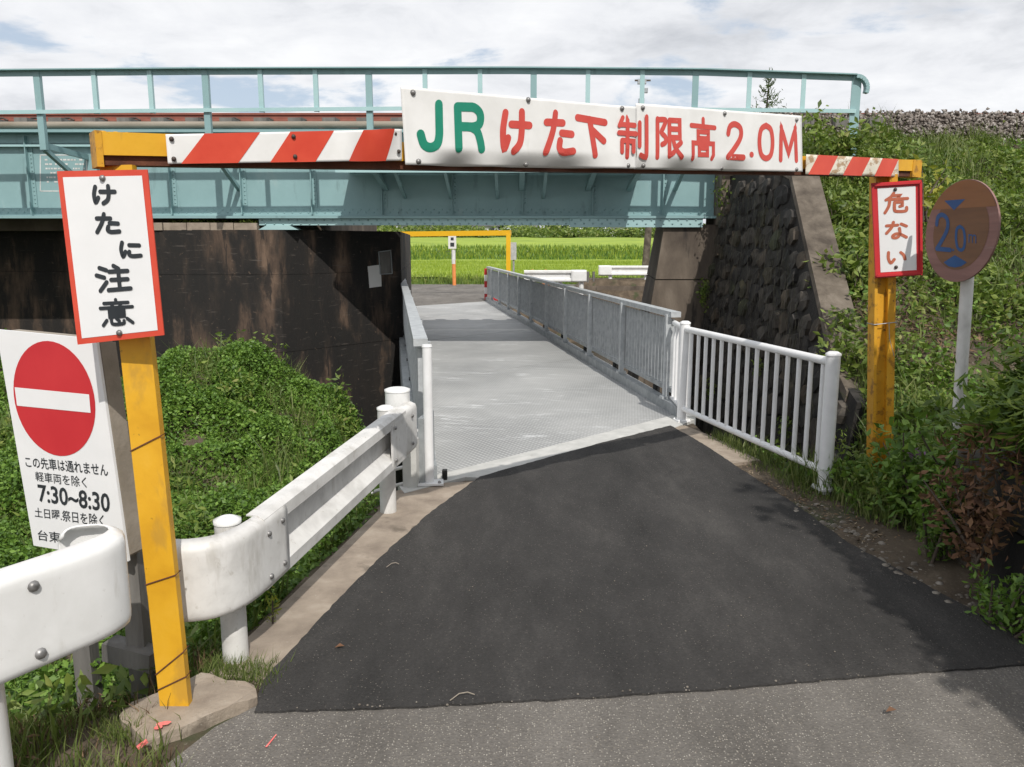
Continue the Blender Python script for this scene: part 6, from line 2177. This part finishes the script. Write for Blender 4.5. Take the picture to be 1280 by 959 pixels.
# purple flower
p = CAM + ray(1143, 566) * 4.9
fl = thing('thistle', 'single pale purple thistle flower among the weeds beside the yellow post', 'flower', (p.x, p.y, 0.2))
MB().tube([(p.x + 0.02, p.y + 0.03, 0.1), (p.x, p.y, p.z)], [0.006, 0.004], 6).build('stem', MT['ivy'], fl)
r = np.random.default_rng(4)
V, F = leaf_mesh(np.array([tuple(p)] * 46) + r.normal(0, 0.014, (46, 3)) * [1.4, 1, 0.7], 0.045, 0.2, r, 0.25)
np_mesh('petals', V, F, MT['petal'], fl)

# clipped conifer hedge on a dark stone kerb, in the shade
hd = thing('hedge', 'yellow-green conifer hedge with brown dead patches above the dark block wall', 'hedge', (2.75, 3.4, 0.5))
r = np.random.default_rng(12)
n = 24000
P, kk = [], []
cen = []
for k in range(60):
    y = r.uniform(1.6, 4.25)
    x_ = 2.36 - 0.05 * abs(y - 3.4) + r.uniform(0, 1.0) ** 1.3
    cen.append((x_, y, r.uniform(0.50, 0.98) + 0.20 * min(max(x_ - 2.3, 0) / 0.5, 1)))
cen = np.array(cen)
pick = r.integers(0, len(cen), n)
P = cen[pick] + r.normal(0, 1, (n, 3)) * [0.085, 0.14, 0.11]
P[:, 0] = np.maximum(P[:, 0], 2.20 + 0.08 * r.random(n))
dead = (P[:, 2] < 0.76 + 0.16 * vnoise(P[:, 0] * 3 + P[:, 1] * 3, P[:, 1] * 3, 1.0, 15)) & (r.random(n) < 0.8)
V, F = leaf_mesh(P[~dead], 0.085, 0.8, r, 0.28)
np_mesh('foliage', V, F, MT['conifer'], hd)
V, F = leaf_mesh(P[dead], 0.07, 0.1, r, 0.2)
np_mesh('dead_foliage', V, F, MT['conifer_dead'], hd)
for yy in (1.8, 2.5, 3.2, 3.9):
    MB().tube([(2.62, yy, 0.3), (2.60, yy + 0.05, 0.75), (2.7, yy, 1.1)], [0.03, 0.024, 0.008], 7).build('stem', MT['bark'], hd)
rw = thing('block_wall', 'low wall of large dark weathered blocks below the conifer hedge', 'retaining wall', (2.5, 3.3, 0))
random.seed(21)
yy = 4.30
k = 0
while yy > 1.0:
    L_ = random.uniform(0.42, 0.62)
    x_ = 2.44 - (4.2 - yy) * 0.07 if yy > 3 else 2.36 + (3 - yy) * 0.12
    for zz, hh in ((0.16, 0.34), (0.47, 0.26)):
        mb_ = MB()
        j = [Vector((random.uniform(-.018, .018), random.uniform(-.012, .012), random.uniform(-.014, .014))) for _ in range(8)]
        y0_, y1_ = yy - L_ + 0.008, yy - 0.008
        v_ = [(x_, y0_, zz - hh / 2), (x_ + 0.3, y0_, zz - hh / 2), (x_ + 0.3, y1_, zz - hh / 2), (x_, y1_, zz - hh / 2), (x_ + .02, y0_, zz + hh / 2 - .01), (x_ + 0.3, y0_, zz + hh / 2 - .01), (x_ + 0.3, y1_, zz + hh / 2 - .01), (x_ + .02, y1_, zz + hh / 2 - .01)]
        mb_.hexa([Vector(v) + q for v, q in zip(v_, j)])
        mb_.build('block', MT['stone'], rw)
    yy -= L_

th_ = thing('added_shade_hedge', 'unseen tall evergreen hedge added beside the camera to shade the edge of the road', 'hedge', (3.2, -0.2, 0.2))  # hedge out of view, added to throw solid shade over the road edge
r = np.random.default_rng(401)
n = 52000
P = np.stack([r.uniform(2.50, 3.8, n), r.uniform(-2.6, 1.55, n), r.uniform(0.25, 1, n) ** 0.8 * 3.0 + 0.25], 1)
P[:, 2] += 0.22 * vnoise(P[:, 0], P[:, 1], 0.5, 402)
P[:, 0] += 0.14 * vnoise(P[:, 1], P[:, 2], 0.45, 403)
V, F = leaf_mesh(P, 0.10, 0.2, r, 0.5)
np_mesh('foliage', V, F, MT['tree_leaf'], th_)
for yy in (-2.2, -1.3, -0.4, 0.5, 1.3):
    MB().tube([(3.2, yy, 0.1), (3.22, yy + 0.05, 1.5), (3.15, yy, 2.9)], [0.06, 0.045, 0.015], 8).build('stem', MT['bark'], th_)
# unseen trees added to the right of the camera to cast shade on the verge
foliage_tree('tree', 'unseen broad dark tree added beside the road to shade the verge', (4.75, -0.5, 0.3), 5.6, 1.25, 45000, MT['tree_leaf'], 0.17, 0.16, 0.28, seed=301)
foliage_tree('tree', 'second unseen dark tree added to shade the foot of the round sign', (4.05, 0.75, 0.4), 5.4, 1.0, 26000, MT['tree_leaf'], 0.15, 0.14, 0.52, seed=302)
